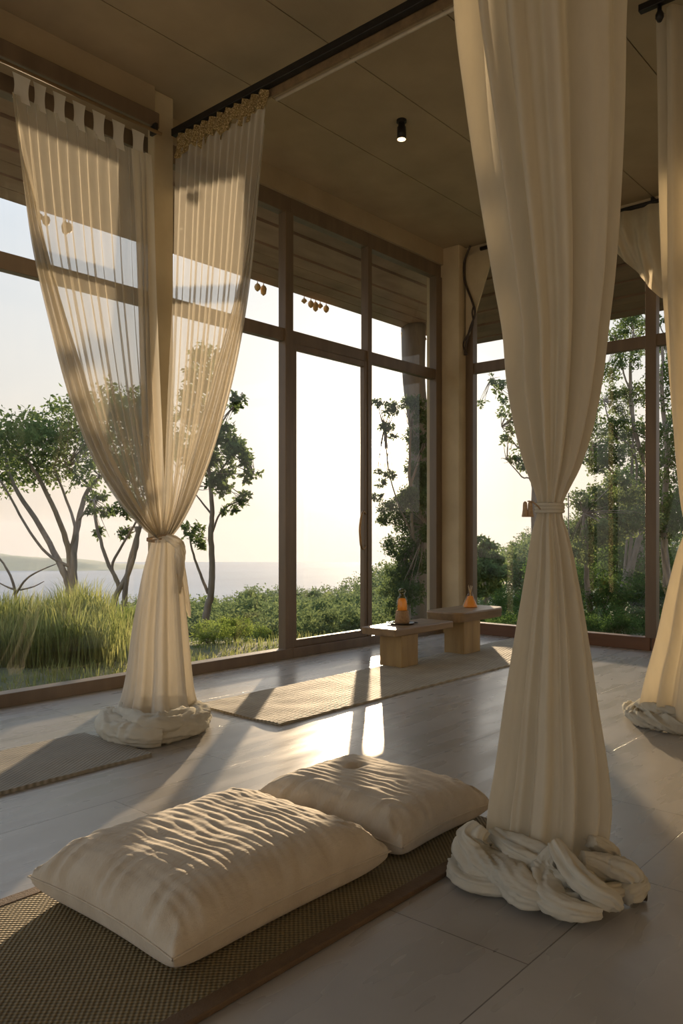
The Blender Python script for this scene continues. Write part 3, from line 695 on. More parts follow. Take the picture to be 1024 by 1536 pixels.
# ------------------------------------------------------------------ low tables
def table(label, slab, block, zs, ze, seed, rounded):
    x0, x1, y0, y1 = slab; t = empty('low_table', ((block[0]+block[1])/2, (block[2]+block[3])/2, .009)); tag(t, label, 'table')
    bm = BM(); n = 64; cx, cy = (x0+x1)/2, (y0+y1)/2; top, bot, mid = [], [], []
    if not rounded:
        bm.free(); bm = box(BM(), x0, x1, y0, y1, zs, ze, .009); n = 0
    for k in range(n):
        a = 2*PI*k/n; e = rounded
        ca, sa = math.cos(a), math.sin(a)
        u = math.copysign(abs(ca)**e, ca); v = math.copysign(abs(sa)**e, sa)
        w = 1+.03*nz(ca*1.5, sa*1.5, seed)
        X, Y = cx+u*(x1-x0)/2*w, cy+v*(y1-y0)/2*w
        top.append(bm.verts.new((cx+(X-cx)*.985, cy+(Y-cy)*.98, ze))); mid.append(bm.verts.new((X, Y, ze-.012))); bot.append(bm.verts.new((cx+(X-cx)*.985, cy+(Y-cy)*.975, zs)))
    for k in range(n):
        q = (k+1) % n; bm.faces.new((bot[k], bot[q], mid[q], mid[k])); bm.faces.new((mid[k], mid[q], top[q], top[k]))
    if n: bm.faces.new(top); bm.faces.new(bot[::-1])
    obj('tabletop', bm, M['bench'], t)
    obj('pedestal', box(BM(), block[0], block[1], block[2], block[3], .0095, zs+.001, .006), M['benchblock'], t)
    return t
table('low wooden table in front with a dark tray and amber bottle on its rectangular top', (4.955,5.79,3.76,4.10), (5.065,5.29,3.775,4.0), .265, .325, 1, 0)
table('taller low wooden table beside the corner column, its top rounded and carrying a reed diffuser', (5.86,6.68,3.74,4.15), (5.975,6.25,3.77,3.98), .30, .385, 4, .38)
# tray with bottle
tc = G(603, 936, .325); tc.z = .3255
t = empty('serving_tray', tc); tag(t, 'small dark tray on the front wooden table under the amber bottle', 'tray')
bm = BM(); lathe(bm, [(.085,0),(.10,.004),(.105,.014),(.098,.014),(.092,.007),(.0,.006)], tc, 28, False); obj('dish', bm, M['darkwood'], t, True)
for k in (-1,1):
    bm = BM(); c = tc+RT*.10*k
    tube(bm, [c+RT*k*(.03*math.sin(q*PI/6))+FW*(.03*math.cos(q*PI/6))+Vector((0,0,.012)) for q in range(7)], .004, 6); obj('handle', bm, M['darkwood'], t, True)
bc = tc+Vector((0,0,.008))+RT*.0
t = empty('glass_bottle', bc); tag(t, 'amber glass bottle with a cork-brown lower sleeve standing on the dark tray', 'bottle')
bm = BM(); lathe(bm, [(.050,.105),(.047,.15),(.044,.19),(.034,.215),(.022,.228),(.020,.245)], bc, 28); obj('glass_body', bm, M['clearglass'], t, True)
bm = BM(); lathe(bm, [(.058,0),(.062,.01),(.053,.104),(.0505,.105)], bc, 28); obj('cork_sleeve', bm, M['cork'], t, True)
bm = BM(); lathe(bm, [(.040,.107),(.038,.15),(.036,.185),(.028,.205)], bc, 24); obj('liquid', bm, M['amber'], t, True)
bm = BM(); lathe(bm, [(.018,.245),(.028,.252),(.032,.268),(.026,.284),(.010,.290)], bc, 20); obj('stopper', bm, M['clearglass'], t, True)
fc = G(705, 911, .385); fc.z = .386
t = empty('reed_diffuser', fc); tag(t, 'conical amber reed diffuser flask on the taller wooden table by the column', 'flask')
bm = BM(); lathe(bm, [(.066,0),(.070,.008),(.068,.02),(.045,.075),(.022,.13),(.015,.15),(.015,.165),(.018,.168)], fc, 28); obj('glass_flask', bm, M['clearglass'], t, True)
bm = BM(); lathe(bm, [(.058,.004),(.062,.012),(.058,.024),(.040,.066),(.024,.105)], fc, 24); obj('liquid', bm, M['amber'], t, True)
for k in range(5):
    a = k*1.3; bm = BM(); tube(bm, [fc+Vector((.008*math.cos(a+PI),.008*math.sin(a+PI),.10)), fc+Vector((.022*math.cos(a),.022*math.sin(a),.20+.008*(k%2)))], .0018, 5); obj('reed', bm, M['reed'], t)

# ------------------------------------------------------------------ outdoors: ground
def ground_z(u, v):
    base = -.06 - .0*v
    if v > 8: base -= (v-8)*.10 if v < 12 else .4+(v-12)*.165
    if v > 90: base -= (v-90)*.12
    # the slope climbs on the right
    r = 1/(1+math.exp(-(u-7.5-(v-10)*.06)/(2.0+.07*v)))
    lift = r*(min(v-10,60)*.165 + min(max(0,u),60)*.05) if v > 10 else r*max(0,u-6)*.05
    z = base + max(0, lift)
    return z + .25*nz(u*.08, v*.08)*min(1, max(0,(v-12)/20))*3
bm = BM(); us = [ -220,-150,-100,-70,-50,-36]+[-28+1.6*i for i in range(44)]+[48,56,66,80,100,130,180,240]
vs = [0,2,4,5,6,7,8,9,10,11,12,13,14,16,18,20,23,26,30,35,40,46,52,60,70,80,90,105,125,150,200,260,330]
g = [[bm.verts.new(UV(u, v, 0)) for u in us] for v in vs]
for i, v in enumerate(vs):
    for j, u in enumerate(us): g[i][j].co.z = max(-48, min(ground_z(u, v), 10))
for i in range(len(vs)-1):
    for j in range(len(us)-1):
        ps = [g[i][j], g[i][j+1], g[i+1][j+1], g[i+1][j]]
        bm.faces.new(ps)
# drop the ground under the room floor
for vtx in bm.verts:
    if vtx.co.y < YA+.05 and vtx.co.x < XB+.1: vtx.co.z = min(vtx.co.z, -.14)
struct('ground', bm, M['soil'], True)
bm = BM(); pv = [UV(-1500,200,-40), UV(1500,200,-40), UV(1500,1062,-40), UV(-1500,1062,-40)]
bm.faces.new([bm.verts.new(p) for p in pv]); struct('sea', bm, M['sea'])
bm = BM(); nx_, ny_ = 60, 14; g = []
for i in range(nx_+1):
    row = []
    for j in range(ny_+1):
        u = -700 + (490)*i/nx_; v = 820+170*j/ny_
        k = 1-i/nx_; h = 29*min(1,k*1.6)*math.sin(PI*min(1,j/ny_+.02)) * (1+.25*nz(u*.012,3,1)) + 1.5*nz(u*.05,v*.05)
        row.append(bm.verts.new(UV(u, v, -41+max(0,h))))
    g.append(row)
for i in range(nx_):
    for j in range(ny_): bm.faces.new((g[i][j], g[i+1][j], g[i+1][j+1], g[i][j+1]))
struct('headland', bm, M['hillgrass'], True)

# ------------------------------------------------------------------ foliage tools
def leaves_mesh(name, centers, size, mt, seed=0, aspect=.5, droop=.2):
    r = np.random.default_rng(seed); c = np.asarray(centers, dtype=float); n = len(c)
    a = r.normal(size=(n,3)); a[:,2] -= droop; a /= np.linalg.norm(a,axis=1)[:,None]
    b = np.cross(a, r.normal(size=(n,3))); b /= np.linalg.norm(b,axis=1)[:,None]; nn = np.cross(a,b)
    s = size*(.6+.8*r.random(n))[:,None]
    V = np.empty((n,4,3)); V[:,0] = c; V[:,1] = c+a*s*.5+b*s*aspect*.5+nn*s*.08; V[:,2] = c+a*s; V[:,3] = c+a*s*.5-b*s*aspect*.5+nn*s*.08
    me = bpy.data.meshes.new(name); me.vertices.add(4*n); me.vertices.foreach_set('co', V.reshape(-1))
    idx = np.arange(n)*4; T = np.stack([idx,idx+1,idx+2, idx,idx+2,idx+3],1).reshape(-1)
    me.loops.add(6*n); me.loops.foreach_set('vertex_index', T); me.polygons.add(2*n)
    me.polygons.foreach_set('loop_start', np.arange(2*n)*3); me.polygons.foreach_set('loop_total', np.full(2*n,3)); me.update(); me.validate()
    if mt: me.materials.append(mt)
    return me
def blob_pts(blobs, n, seed, fill=.45):
    """blobs: (x,y,z,rx,ry,rz); leaf positions in clumps near the shells"""
    r = np.random.default_rng(seed); vol = np.array([(b[3]*b[4]*b[5])**.67 for b in blobs]); cnt = (vol/vol.sum()*n).astype(int)+1; out = []
    for b, k in zip(blobs, cnt):
        nc = max(4, k//14); d = r.normal(size=(nc,3)); d /= np.linalg.norm(d,axis=1)[:,None]
        rad = (fill+(1-fill)*r.random(nc)**.5)[:,None]; cc = d*rad*np.array(b[3:6])
        pick = r.integers(0,nc,k); out.append(cc[pick] + r.normal(size=(k,3))*np.array(b[3:6]).mean()*.13 + np.array(b[:3]))
    return np.concatenate(out)
def mk_obj(name, me, parent=None):
    o = bpy.data.objects.new(name, me); C.objects.link(o)
    if parent is not None: o.parent = parent
    return o
# hand-placed tree: limbs given as world polylines, crown blobs in world space
def tree(name, label, base, limbs, blobs, nleaf, lsize, mt, seed, group=None, cat='tree', bark='bark', twigs=True):
    t = empty(name, base); tag(t, label, cat, group)
    bm = BM()
    for pts, r0, r1 in limbs:
        sp = smooth_pts(pts, 5); n = len(sp)
        sp = [p+Vector((nz(i*.7,seed),nz(i*.7,seed+5),0))*.25*r0*1.5 for i, p in enumerate(sp)]
        tube(bm, sp, [r0+(r1-r0)*i/(n-1) for i in range(n)], 8)
    # fine twigs from limb ends to the leaf blobs
    if twigs and blobs:
        ends = [Vector(l[0][-1]) for l in limbs]; rr = random.Random(seed)
        for b in blobs:
            bc_ = Vector(b[:3]); e = min(ends, key=lambda q: (q-bc_).length)
            for _ in range(4):
                tip = bc_+Vector((rr.gauss(0,b[3]*.5), rr.gauss(0,b[4]*.5), rr.gauss(0,b[5]*.4)))
                midp = e.lerp(tip,.5)+Vector((rr.gauss(0,.05),rr.gauss(0,.05),rr.gauss(0,.05)))
                tube(bm, bez(e, midp, tip, 5), [.007,.006,.005,.004,.003,.002], 5)
    obj('trunk', bm, M[bark], t, True)
    if blobs:
        me = leaves_mesh('foliage', blob_pts(blobs, nleaf, seed, .25), lsize, mt, seed)
        o = mk_obj('foliage', me); o.parent = t; o.matrix_parent_inverse = Matrix.Translation(t.location).inverted()
    return t
def BL(lst, d, jitter=.5, depthr=1.0, seed=0):    # blobs from picture positions (x, y, radius) spread in depth
    rr = random.Random(seed); out = []
    for px, py, r in lst:
        dd = d+rr.uniform(-jitter, jitter); p = D(px, py, dd); k = r/FPX*dd
        out.append((p.x, p.y, p.z, k*depthr, k*depthr, k*.8))
    return out
gz = lambda px, d: (D(px, 800, d), ground_z((px-512)/FPX*d, d))
def base_at(px, d):
    p = D(px, 800, d); p.z = ground_z((px-512)/FPX*d, d); return p
# left spreading tree
d = 12.0
b0 = base_at(108, d)
tree('spreading_tree', 'wide flat-topped tree with several forking bare trunks at the far left', b0,
 [([b0, D(103,880,d), D(92,850,d), D(60,790,d+.3), D(22,730,d+.5), D(5,680,d+.6)], 0.0720, 0.0225),
  ([b0, D(106,880,d), D(104,830,d), D(88,780,d-.2), D(60,720,d-.4), D(40,690,d-.5)], 0.0648, 0.0225),
  ([b0, D(110,870,d), D(112,820,d), D(120,770,d+.2), D(132,735,d+.3), D(150,715,d+.3)], 0.0648, 0.0263),
  ([D(104,830,d), D(112,790,d), D(96,740,d+.3), D(80,700,d+.4)], 0.0288, 0.0150),
  ([D(104,850,d), D(70,830,d), D(40,790,d), D(15,745,d), D(0,720,d)], 0.0252, 0.0150),
  ([D(118,780,d), D(140,740,d), D(100,700,d)], 0.0216, 0.0112),
  ([D(107,880,d),D(130,905,d-.3),D(150,925,d-.4)], 0.0288, 0.0188)],
 BL([(5,660,45),(35,690,40),(10,710,35),(60,665,42),(95,650,36),(70,640,30),(110,625,34),(140,612,30),(165,610,34),(195,600,34),(205,630,32),(120,665,30),(150,660,34),(185,660,34),(60,710,26),(95,710,26),(130,710,26),(85,625,24),(160,700,24),(200,690,26),(30,650,24),(-20,660,50),(-25,710,40)], d, 1.2, 1.8, 1), 10500, .075, M['leaf'], 11)
# slimmer leaning trees behind the left curtain
d = 10.5; b0 = base_at(165, d)
tree('leaning_tree', 'slender leaning tree with curving limbs half hidden behind the left curtain', b0,
 [([b0, D(166,915,d), D(178,880,d), D(160,840,d), D(145,790,d), D(140,750,d)], 0.0396, 0.0150),
  ([b0, D(172,900,d), D(192,860,d), D(204,820,d), D(206,790,d)], 0.0432, 0.0300),
  ([D(178,880,d), D(168,850,d), D(182,820,d), D(200,790,d), D(215,760,d)], 0.0216, 0.0112),
  ([base_at(188,d), D(187,900,d), D(193,850,d), D(207,800,d), D(225,740,d)], 0.0432, 0.0225)],
 BL([(145,745,14),(160,770,12),(135,765,10),(190,765,18),(215,740,26),(185,800,12),(150,800,10),(215,700,34),(240,660,34),(210,650,30),(230,620,30),(180,620,26)], d, .4, 1.2, 2), 6500, .06, M['leaf'], 12)
d = 10.0; b0 = base_at(305, d)
tree('slim_tree', 'slim tree just right of the left curtain with sparse leaf clusters on its side branches', b0,
 [([b0, D(308,930,d), D(316,890,d), D(318,850,d), D(316,800,d), D(318,760,d), D(312,700,d), D(300,640,d), D(296,580,d)], 0.0540, 0.0150),
  ([D(312,890,d), D(300,860,d), D(288,825,d), D(284,800,d)], 0.0216, 0.0090),
  ([D(318,800,d), D(330,770,d), D(350,755,d), D(372,750,d)], 0.0144, 0.0060),
  ([D(316,740,d), D(335,700,d), D(360,680,d), D(380,710,d)], 0.0144, 0.0060),
  ([D(310,700,d), D(330,640,d), D(350,610,d), D(362,595,d)], 0.0144, 0.0060),
  ([D(316,770,d), D(300,750,d), D(285,730,d)], 0.0144, 0.0060)],
 BL([(285,795,16),(300,812,12),(365,748,14),(345,765,12),(330,700,26),(355,680,24),(378,712,14),(350,665,18),(335,650,20),(360,598,14),(350,610,10),(310,660,28),(290,620,26),(300,560,26),(290,590,24),(320,730,18),(375,690,12),(310,530,22),(300,700,20),(284,680,24),(340,725,14)], d, .35, 1.1, 3), 6500, .062, M['leaf'], 13)
# bare dead branches low at left
d = 8.5; b0 = base_at(25, d)
tree('bare_branch', 'dead leafless branches rising out of the grass at the left edge', b0,
 [([b0, D(24,900,d), D(18,870,d), D(5,845,d), D(-8,830,d)], 0.0216, 0.0075), ([D(24,890,d), D(40,868,d), D(62,855,d), D(84,846,d)], 0.0144, 0.0045),
  ([D(24,885,d), D(10,880,d), D(-5,872,d)], 0.0130, 0.0045), ([D(30,885,d),D(50,880,d),D(66,872,d)],.01,.004)], [], 0, .05, None, 14, cat='branch')
# roof post with bracket, ivy-like slim tree around it
pb = Vector((8.72,6.2,-.3))
t = empty('roof_post', pb); tag(t, 'tall grey weathered round post carrying the roof edge outside the glass', 'post')
bm = BM(); pp = [pb, Vector((8.74,6.2,.6)), Vector((8.70,6.2,1.6)), Vector((8.72,6.2,2.4)), Vector((8.62,6.22,3.1)), Vector((8.58,6.2,3.85))]
tube(bm, smooth_pts(pp, 6), [.17-.03*math.sin(i/30*PI) for i in range(31)], 16); obj('shaft', bm, M['post'], t, True)
bm = BM(); q = Vector((8.78,6.02,3.55)); tube(bm, [q, q+Vector((.20,-.12,.22))], .05, 4); obj('bracket', bm, M['bracket'], t)
pb2 = D(643, 940, 11.6); pb2.z = -.3
bm = BM(); tube(bm, smooth_pts([pb2, pb2+Vector((.02,0,.6)), pb2+Vector((0,.02,1.4))], 5), .14, 12)
tag(obj('stump_post', bm, M['post'], None, True), 'short weathered post standing right of the tall roof post', 'post')
d = 9.9; b0 = base_at(612, d)
tree('leafy_tree', 'small-leaved tree climbing around the grey roof post', b0,
 [([b0, D(612,900,d), D(617,850,d), D(618,780,d), D(614,700,d), D(616,640,d)], .04, .012), ([D(617,800,d), D(595,750,d), D(582,700,d), D(577,640,d)], .012, .005),
  ([D(604,760,d), D(625,700,d), D(640,660,d)], .02, .008), ([D(600,860,d), D(615,820,d), D(640,790,d)], .02, .008)],
 BL([(566,604,8),(585,612,13),(613,606,13),(625,606,14),(645,632,14),(650,655,14),(580,640,10),(620,655,15),(630,670,18),(584,712,9),(571,725,8),(567,708,6),(574,642,8),(630,625,13),(648,680,12),(632,735,15),(600,752,13),(622,702,15),(635,720,16),(610,740,14),(625,750,22),(648,770,12),(590,765,20),(612,785,24),(575,780,10),(640,800,16),(600,820,24),(620,840,24),(598,860,22),(640,850,12),(592,885,22),(615,890,24),(600,910,22),(565,745,8),(640,700,14),(590,655,6)], d, .3, 1.1, 4), 26000, .036, M['leaf'], 15)
# trees beyond the right glass wall
def rtree(label, px, d, limbs, bl, n, ls, m, seed, dj=.6, dr=1.2, name='tall_tree'):
    b0 = base_at(px, d); return tree(name, label, b0, [([b0]+[D(x,y,d) for x, y in l], r0, r1) for l, r0, r1 in limbs], BL(bl, d, dj, dr, seed), n, ls, m, seed)
rtree('small round tree standing alone below the misty ridge, right of the corner column', 728, 19, [([(728,930),(727,890),(722,850)], .10, .04)],
 [(722,812,10),(735,818,10),(716,830,14),(738,840,18),(722,855,20),(745,862,16),(712,850,14),(735,880,18),(715,885,14)], 5000, .10, M['leaf'], 31, name='small_tree')
rtree('leafy branch tree partly behind the foreground curtain, sprigs reaching left into the sky', 812, 12,
 [([(806,860),(800,760),(805,640),(790,600),(760,575),(735,570)], .06, .008), ([(800,700),(775,670),(752,640)], .02, .006), ([(800,740),(782,715),(760,690)], .02, .006)],
 [(738,568,10),(720,603,7),(752,580,14),(765,600,13),(755,620,10),(775,640,16),(765,660,12),(770,690,12),(785,620,16),(780,700,12),(795,670,24),(790,570,20),(800,600,24)], 2300, .06, M['leaf'], 32)
rtree('tall feathery tree with a thin curving trunk between the foreground curtain and the dark mullion', 930, 14,
 [([(935,880),(960,800),(972,720),(950,640),(945,560),(950,500)], .07, .02), ([(965,760),(930,720),(900,690),(885,670)], .035, .01), ([(960,740),(990,700),(1010,640)], .03, .01), ([(950,640),(935,560),(925,510)], .025,.01),([(955,700),(920,650),(905,600)],.025,.01)],
 [(900,640,26),(925,600,24),(910,560,18),(940,540,20),(925,500,16),(950,490,20),(890,680,26),(915,680,26),(945,640,26),(960,590,22),(885,610,16),(930,660,20),(970,520,18),(940,475,16),(905,700,20),(960,680,20),(975,650,18)], 13000, .055, M['leaf'], 33)
rtree('dark tree filling the glass between the right mullion and the edge curtain', 1000, 13,
 [([(1000,880),(995,780),(1000,680),(992,580),(995,500)], .08, .02), ([(998,700),(1020,640),(1040,600)], .03, .01)],
 [(1000,600,26),(990,560,22),(1010,640,30),(995,520,18),(990,680,26),(1015,700,30),(1005,740,30),(985,480,12),(1030,560,34),(1035,650,40),(1000,780,30),(1030,760,40)], 10000, .06, M['leaf_dark'], 34)
rtree('round-crowned yellow-green tree right of the curtain knot', 890, 12.5,
 [([(880,880),(880,820),(875,770)], .06, .02), ([(856,900),(853,800),(852,740)], .015, .008)],
 [(870,750,18),(890,760,22),(915,755,22),(880,790,24),(905,800,28),(865,800,18),(935,780,26),(900,735,16),(925,720,18),(950,740,24),(960,780,26),(870,830,20)], 10000, .055, M['leaf_far'], 35)
rtree('broad dark tree behind the bushes right of the mullion', 960, 16,
 [([(960,880),(960,760),(965,700)], .12, .04)],
 [(960,720,40),(925,760,40),(990,760,44),(950,800,46),(1010,820,50),(900,830,40),(975,850,50),(930,870,46)], 12000, .085, M['leaf_dark'], 36)

# ------------------------------------------------------------------ repeated bushes and slope trees
def lumpy(seed, nb=9):
    rr = random.Random(seed); return [(rr.uniform(-.55,.55), rr.uniform(-.55,.55), rr.uniform(-.05,.5), rr.uniform(.35,.55), rr.uniform(.35,.55), rr.uniform(.3,.45)) for _ in range(nb)]
variants = []
for k in range(5):
    pts = blob_pts(lumpy(100+k), 3600, 200+k, .55); variants.append({mm: leaves_mesh('foliage', pts, sz, M[mm], 300+k) for mm, sz in (('leaf_far',.085),('leaf_dark',.075),('leaf_bright',.075))})
bm = BM(); tube(bm, smooth_pts([(0,0,-1.1),(.03,.02,-.4),(0,0,.2)], 3), [.07,.065,.06,.055,.05,.04,.03], 6)
for a in range(5): tube(bm, bez((0,0,-.2),(.2*math.cos(a*1.26),.2*math.sin(a*1.26),0),(.45*math.cos(a*1.26),.45*math.sin(a*1.26),.35),4), [.03,.025,.02,.015,.01], 5)
trunk_me = bpy.data.meshes.new('trunk'); bm.to_mesh(trunk_me); bm.free(); trunk_me.materials.append(M['bark'])
def bush(name, label, cat, p, s, k, mm, group=None, up=0.0, sz=1.0):
    t = empty(name, p, random.uniform(0,6)); tag(t, label, cat, group); t.scale = (s, s, s*sz)
    for nme, me in (('foliage', variants[k % 5][mm]), ('stem' if up < .6 else 'trunk', trunk_me)):
        o = bpy.data.objects.new(nme, me); C.objects.link(o); o.parent = t; o.location = (0,0,up+.15 if nme == 'foliage' else up+.15)
    return t
def place(lst, name, label, cat, mm, group, up=.3, sz=1.0, yoff=0):
    for i, (px, py, d, r) in enumerate(lst):   # py: crown centre, r: half-width in picture units
        s = r/FPX*d/.95; p = D(px, py, d); p.z -= (up+.35)*s*sz
        lb = label[i] if isinstance(label, list) else label
        bush(name, lb, cat, p, s, i+len(lst), mm, group, up, sz)
place([(312,952,8.3,34),(352,945,9.0,34),(388,950,9.6,22),(300,975,7.9,16)], 'leafy_shrub',
      ['bright green shrub against the right side of the left curtain','round sunlit shrub in the middle of the group outside the second window','smaller shrub right of the sunlit round one outside the second window','low pale-flowered shrub at the foot of the left curtain outside'], 'shrub', 'leaf_bright', None)
place([(168,935,8.6,30),(195,925,9.2,26),(140,925,9.5,26),(225,950,8.3,30),(255,940,9,28)], 'leafy_shrub',
      'yellow-green shrub in the row between the tall grass and the left curtain', 'shrub', 'leaf_bright', 'shrubs behind the left curtain')
place([(760,905,17,34),(790,900,16,34),(745,930,14.5,30),(775,935,13.5,26),(800,925,14,34),(715,925,16,20)], 'bush',
      'dark bush on the slope below the misty ridge left of the foreground curtain', 'bush', 'leaf_dark', 'bushes on the slope left of the foreground curtain')
place([(870,870,13.5,46),(905,900,12.5,50),(950,890,13,50),(1000,900,12.5,50),(880,930,12,42),(930,935,11.5,42),(975,935,11.5,42),(1020,930,12,46),(1030,860,14,54),(845,900,15,40),(835,860,18,46),(900,950,11.2,34),(950,955,11,34),(870,800,17,44)], 'bush',
      'dense dark bush close behind the right glass wall', 'bush', 'leaf_dark', 'bushes crowding the right glass wall')
place([(px, 938+(i%3)*5, 10.2+.5*(i%2), 30+5*(i%3)) for i, px in enumerate(range(722,1060,34))], 'bush', 'low dark bush along the foot of the right glass wall', 'bush', 'leaf_dark', 'low bushes along the foot of the right glass wall')
bl = []
rq = random.Random(9)
for d0, py0, st in ((11.0,950,26),(13.5,938,22),(17,930,18),(22,922,15)):
    px = 275
    while px < 700:
        bl.append((px, py0+15+rq.uniform(-6,6)-(px-275)*.02, d0*rq.uniform(.94,1.06), rq.uniform(.45,.7)/d0*FPX*(1 if d0<15 else 1.5))); px += st*rq.uniform(1.3,2.0)
place(bl, 'scrub_bush', 'low green scrub bush on the ground falling away beyond the glass', 'bush', 'leaf_far', 'scrub bushes beyond the second window and the door')
# slope trees towards the sea
prof = []
rr = random.Random(5)
def toppy(px):      # upper outline of the wooded slope
    return interp([(-60,925),(200,915),(290,908),(340,900),(380,893),(410,893),(450,890),(490,893),(520,884),(545,872),(570,856),(600,846),(640,836),(690,832),(720,832),(750,822),(790,808),(850,790),(920,770),(1020,760)], px)[0]
for row, (off, d0) in enumerate(((13,70),(27,52),(42,38),(58,27),(76,20))):
    px = -40+row*9
    while px < (560 if row > 2 else 1010):
        d = d0*rr.uniform(.88,1.12); r = rr.uniform(1.5,2.3)/d*FPX*(.85 if row > 2 else 1)*(.75 if row > 3 else 1)
        py = toppy(px)+off+rr.uniform(-6,6)
        if not (row > 2 and px < 270):
            place([(px, py, d, min(r,70))], 'slope_tree', 'green tree in the wooded slope falling to the sea', 'tree', 'leaf_far', 'trees covering the slope down to the sea', up=.35)
        px += r*1.05
# small round tree breaking the slope outline
place([(380,897,34,22),(366,903,33,14),(470,893,45,16)], 'slope_tree', ['rounded tree standing above the wooded slope outline against the sea', 'low tree leaning beside the rounded slope tree', 'tree poking up on the slope left of the door mullion'], 'tree', 'leaf_far', None, up=.5)

# ------------------------------------------------------------------ grass
def grass(name, spots, n, hmin, hmax, mt, label, seed, w=.006):
    r = np.random.default_rng(seed); V = []; F = []
    for i in range(n):
        px, d = spots(r); p = D(px, 800, d); z = ground_z((px-512)/FPX*d, d)-.03
        h = r.uniform(hmin, hmax)*(.7+.6*abs(nz(p.x*1.3,p.y*1.3))*2); a = r.uniform(0,2*PI); ln = r.uniform(.1,.45)*h; bx, by = math.cos(a), math.sin(a); ww = w*r.uniform(.6,1.4)
        k = len(V)
        for q, (hh, l, wd) in enumerate(((0,0,1),(.55,.25,.8),(.9,.75,.4),(1,1.15,.0))):
            cx, cy, cz = p.x+bx*ln*l, p.y+by*ln*l, z+h*hh
            V.append((cx-by*ww*wd, cy+bx*ww*wd, cz)); V.append((cx+by*ww*wd, cy-bx*ww*wd, cz))
        for q in range(3): F.append((k+2*q, k+2*q+1, k+2*q+3, k+2*q+2))
    o = obj_np(name, V, F, mt, None); tag(o, label, 'grass', None, 'stuff'); return o
grass('tall_grass', lambda r: (min(r.uniform(-90, 150)+abs(r.normal(0,22)), 260), r.uniform(6.7, 9.9)), 13000, .26, .56, M['grass'], 'tall green and straw grass growing outside the left window', 3)
def strip(r):
    y = YA+.25+abs(r.normal(0,.75)); x = r.uniform(1.0, 7.5); d = x*FW.x+y*FW.y; u = x*RT.x+y*RT.y; return 512+u/d*FPX, d
grass('short_grass', strip, 6000, .03, .13, M['grass'], 'short dry grass edging the dirt strip along the left glass wall', 4, .004)
# dried seed pods hanging along the roof edge
for i, (px, py) in enumerate([(387,428),(396,429),(457,451),(467,456),(474,460),(481,458),(490,463),(606,497),(637,508),(70,322),(99,333),(60,318),(104,338)]):
    r = (px-512)/FPX; dr_ = FW+RT*r; dd = 6.28/dr_.y; top = D(px, 300, dd); top.z = 3.80
    t_z = EYE+(HOR-py)/FPX*dd
    L_ = .09+.03*math.sin(i*2.1)
    bm = BM(); c = Vector((top.x, 6.29, 3.80))
    lathe(bm, [(.004,0),(.006,-.02),(.026,-.035),(.036,-.06),(.028,-L_),(.006,-L_-.02)], c, 8)
    o = obj('seed_pod', bm, M['pod'], None, True); tag(o, 'small golden dried pod hanging from the roof edge outside', 'pod', 'dried pods along the roof edge')

# ------------------------------------------------------------------ haze over the landscape
HAZE = True
if HAZE:
    m, nt, out = mat('sea_haze'); vs_ = nt.nodes.new('ShaderNodeVolumeScatter'); vs_.inputs['Density'].default_value = .00045; vs_.inputs['Anisotropy'].default_value = 0; vs_.inputs['Color'].default_value = (1,.97,.93,1)
    L(nt, vs_.outputs[0], out.inputs['Volume'])
    bm = BM(); q = [UV(-1400,16,0),UV(1400,16,0),UV(1400,1200,0),UV(-1400,1200,0)]
    lo_ = [bm.verts.new((p.x,p.y,-60)) for p in q]; hi_ = [bm.verts.new((p.x,p.y,14)) for p in q]
    bm.faces.new(lo_[::-1]); bm.faces.new(hi_)
    for j in range(4): bm.faces.new((lo_[j], lo_[(j+1)%4], hi_[(j+1)%4], hi_[j]))
    o = obj('sea_haze', bm, m); tag(o, 'warm evening haze hanging over the slope and the sea', 'haze', None, 'stuff')

# ------------------------------------------------------------------ light
SUN = (FW + RT*((566-512)/FPX) + Vector((0,0,(HOR-672)/FPX))).normalized()
sl = bpy.data.lights.new('sun', 'SUN'); sl.energy = 6.8; sl.color = (1,.74,.47); sl.angle = math.radians(.9)
so = bpy.data.objects.new('sun', sl); C.objects.link(so); so.rotation_euler = SUN.to_track_quat('Z','Y').to_euler(); so.location = (6,5,6)
w = bpy.data.worlds.new('evening_sky'); sc.world = w; w.use_nodes = True; nt = w.node_tree; nt.nodes.clear()
out = nt.nodes.new('ShaderNodeOutputWorld'); bg = nt.nodes.new('ShaderNodeBackground'); tc = nt.nodes.new('ShaderNodeTexCoord')
nm = nt.nodes.new('ShaderNodeVectorMath'); nm.operation = 'NORMALIZE'; L(nt, tc.outputs['Generated'], nm.inputs[0])
sep = nt.nodes.new('ShaderNodeSeparateXYZ'); L(nt, nm.outputs[0], sep.inputs[0])
sky = ramp(nt, [(0,(.57,.475,.385)),(.06,(.575,.50,.425)),(.16,(.53,.515,.49)),(.34,(.48,.52,.565)),(.6,(.60,.72,.90)),(1,(.78,.96,1.28))], sep.outputs[2])
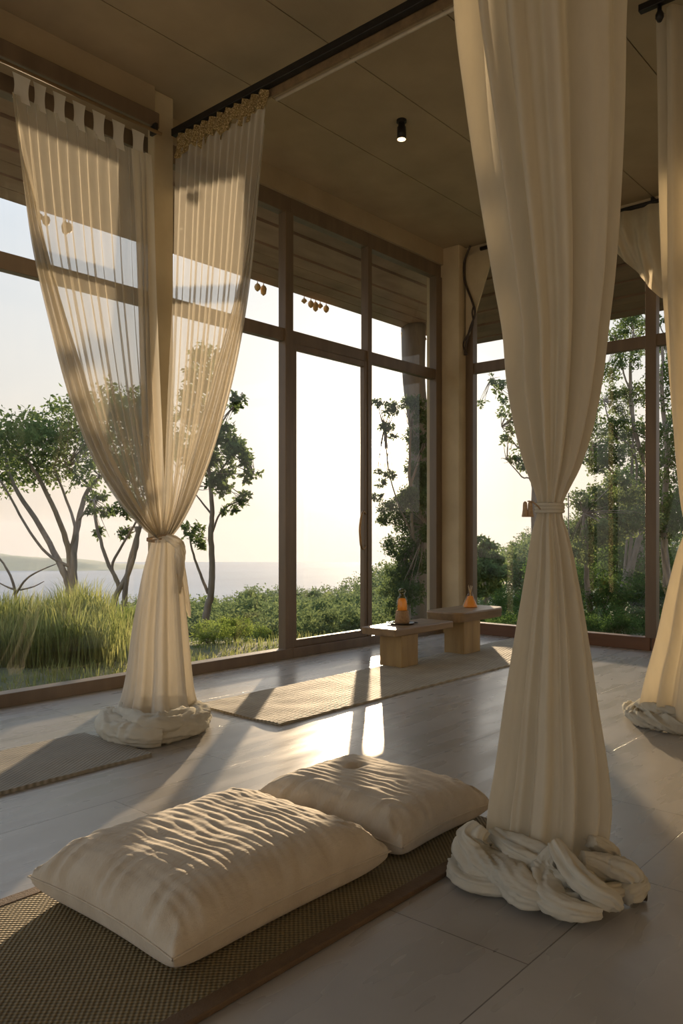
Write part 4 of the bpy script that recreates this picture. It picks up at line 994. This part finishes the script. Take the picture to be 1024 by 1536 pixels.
dt = nt.nodes.new('ShaderNodeVectorMath'); dt.operation = 'DOT_PRODUCT'; L(nt, nm.outputs[0], dt.inputs[0]); dt.inputs[1].default_value = SUN
def powr(e, col):
    mx0 = nt.nodes.new('ShaderNodeMath'); mx0.operation = 'MAXIMUM'; mx0.inputs[1].default_value = 0; L(nt, dt.outputs['Value'], mx0.inputs[0])
    pw = nt.nodes.new('ShaderNodeMath'); pw.operation = 'POWER'; L(nt, mx0.outputs[0], pw.inputs[0]); pw.inputs[1].default_value = e
    mu = nt.nodes.new('ShaderNodeVectorMath'); mu.operation = 'SCALE'; mu.inputs[0].default_value = col; L(nt, pw.outputs[0], mu.inputs['Scale']); return mu.outputs[0]
acc = sky
for e, col in ((14,(.28,.23,.16)),(120,(.6,.47,.32)),(900,(1.6,1.3,.9)),(9000,(9,7.5,5)),(60000,(60,52,38))):
    ad = nt.nodes.new('ShaderNodeVectorMath'); ad.operation = 'ADD'; L(nt, acc, ad.inputs[0]); L(nt, powr(e, col), ad.inputs[1]); acc = ad.outputs[0]
L(nt, acc, bg.inputs[0]); bg.inputs[1].default_value = 1.0; L(nt, bg.outputs[0], out.inputs[0])
try:
    w.cycles.sampling_method = 'MANUAL'; w.cycles.sample_map_resolution = 2048
except Exception: pass
# ------------------------------------------------------------------ camera
cam = bpy.data.cameras.new('camera'); co = bpy.data.objects.new('camera', cam); C.objects.link(co); sc.camera = co
cam.sensor_fit = 'VERTICAL'; cam.sensor_height = 36; cam.sensor_width = 24; cam.lens = FPX/1536*36; cam.shift_y = (HOR-768)/1536
co.location = (0,0,EYE); co.rotation_euler = (PI/2, 0, AZ-PI/2); cam.clip_start = .05; cam.clip_end = 5000
sc.view_settings.view_transform = 'Standard'; sc.view_settings.look = 'None'; sc.view_settings.gamma = 1; sc.view_settings.use_curve_mapping = False
sc.view_settings.exposure = .6
try:
    sc.cycles.transparent_max_bounces = 24; sc.cycles.max_bounces = 10; sc.cycles.diffuse_bounces = 6
except Exception: pass
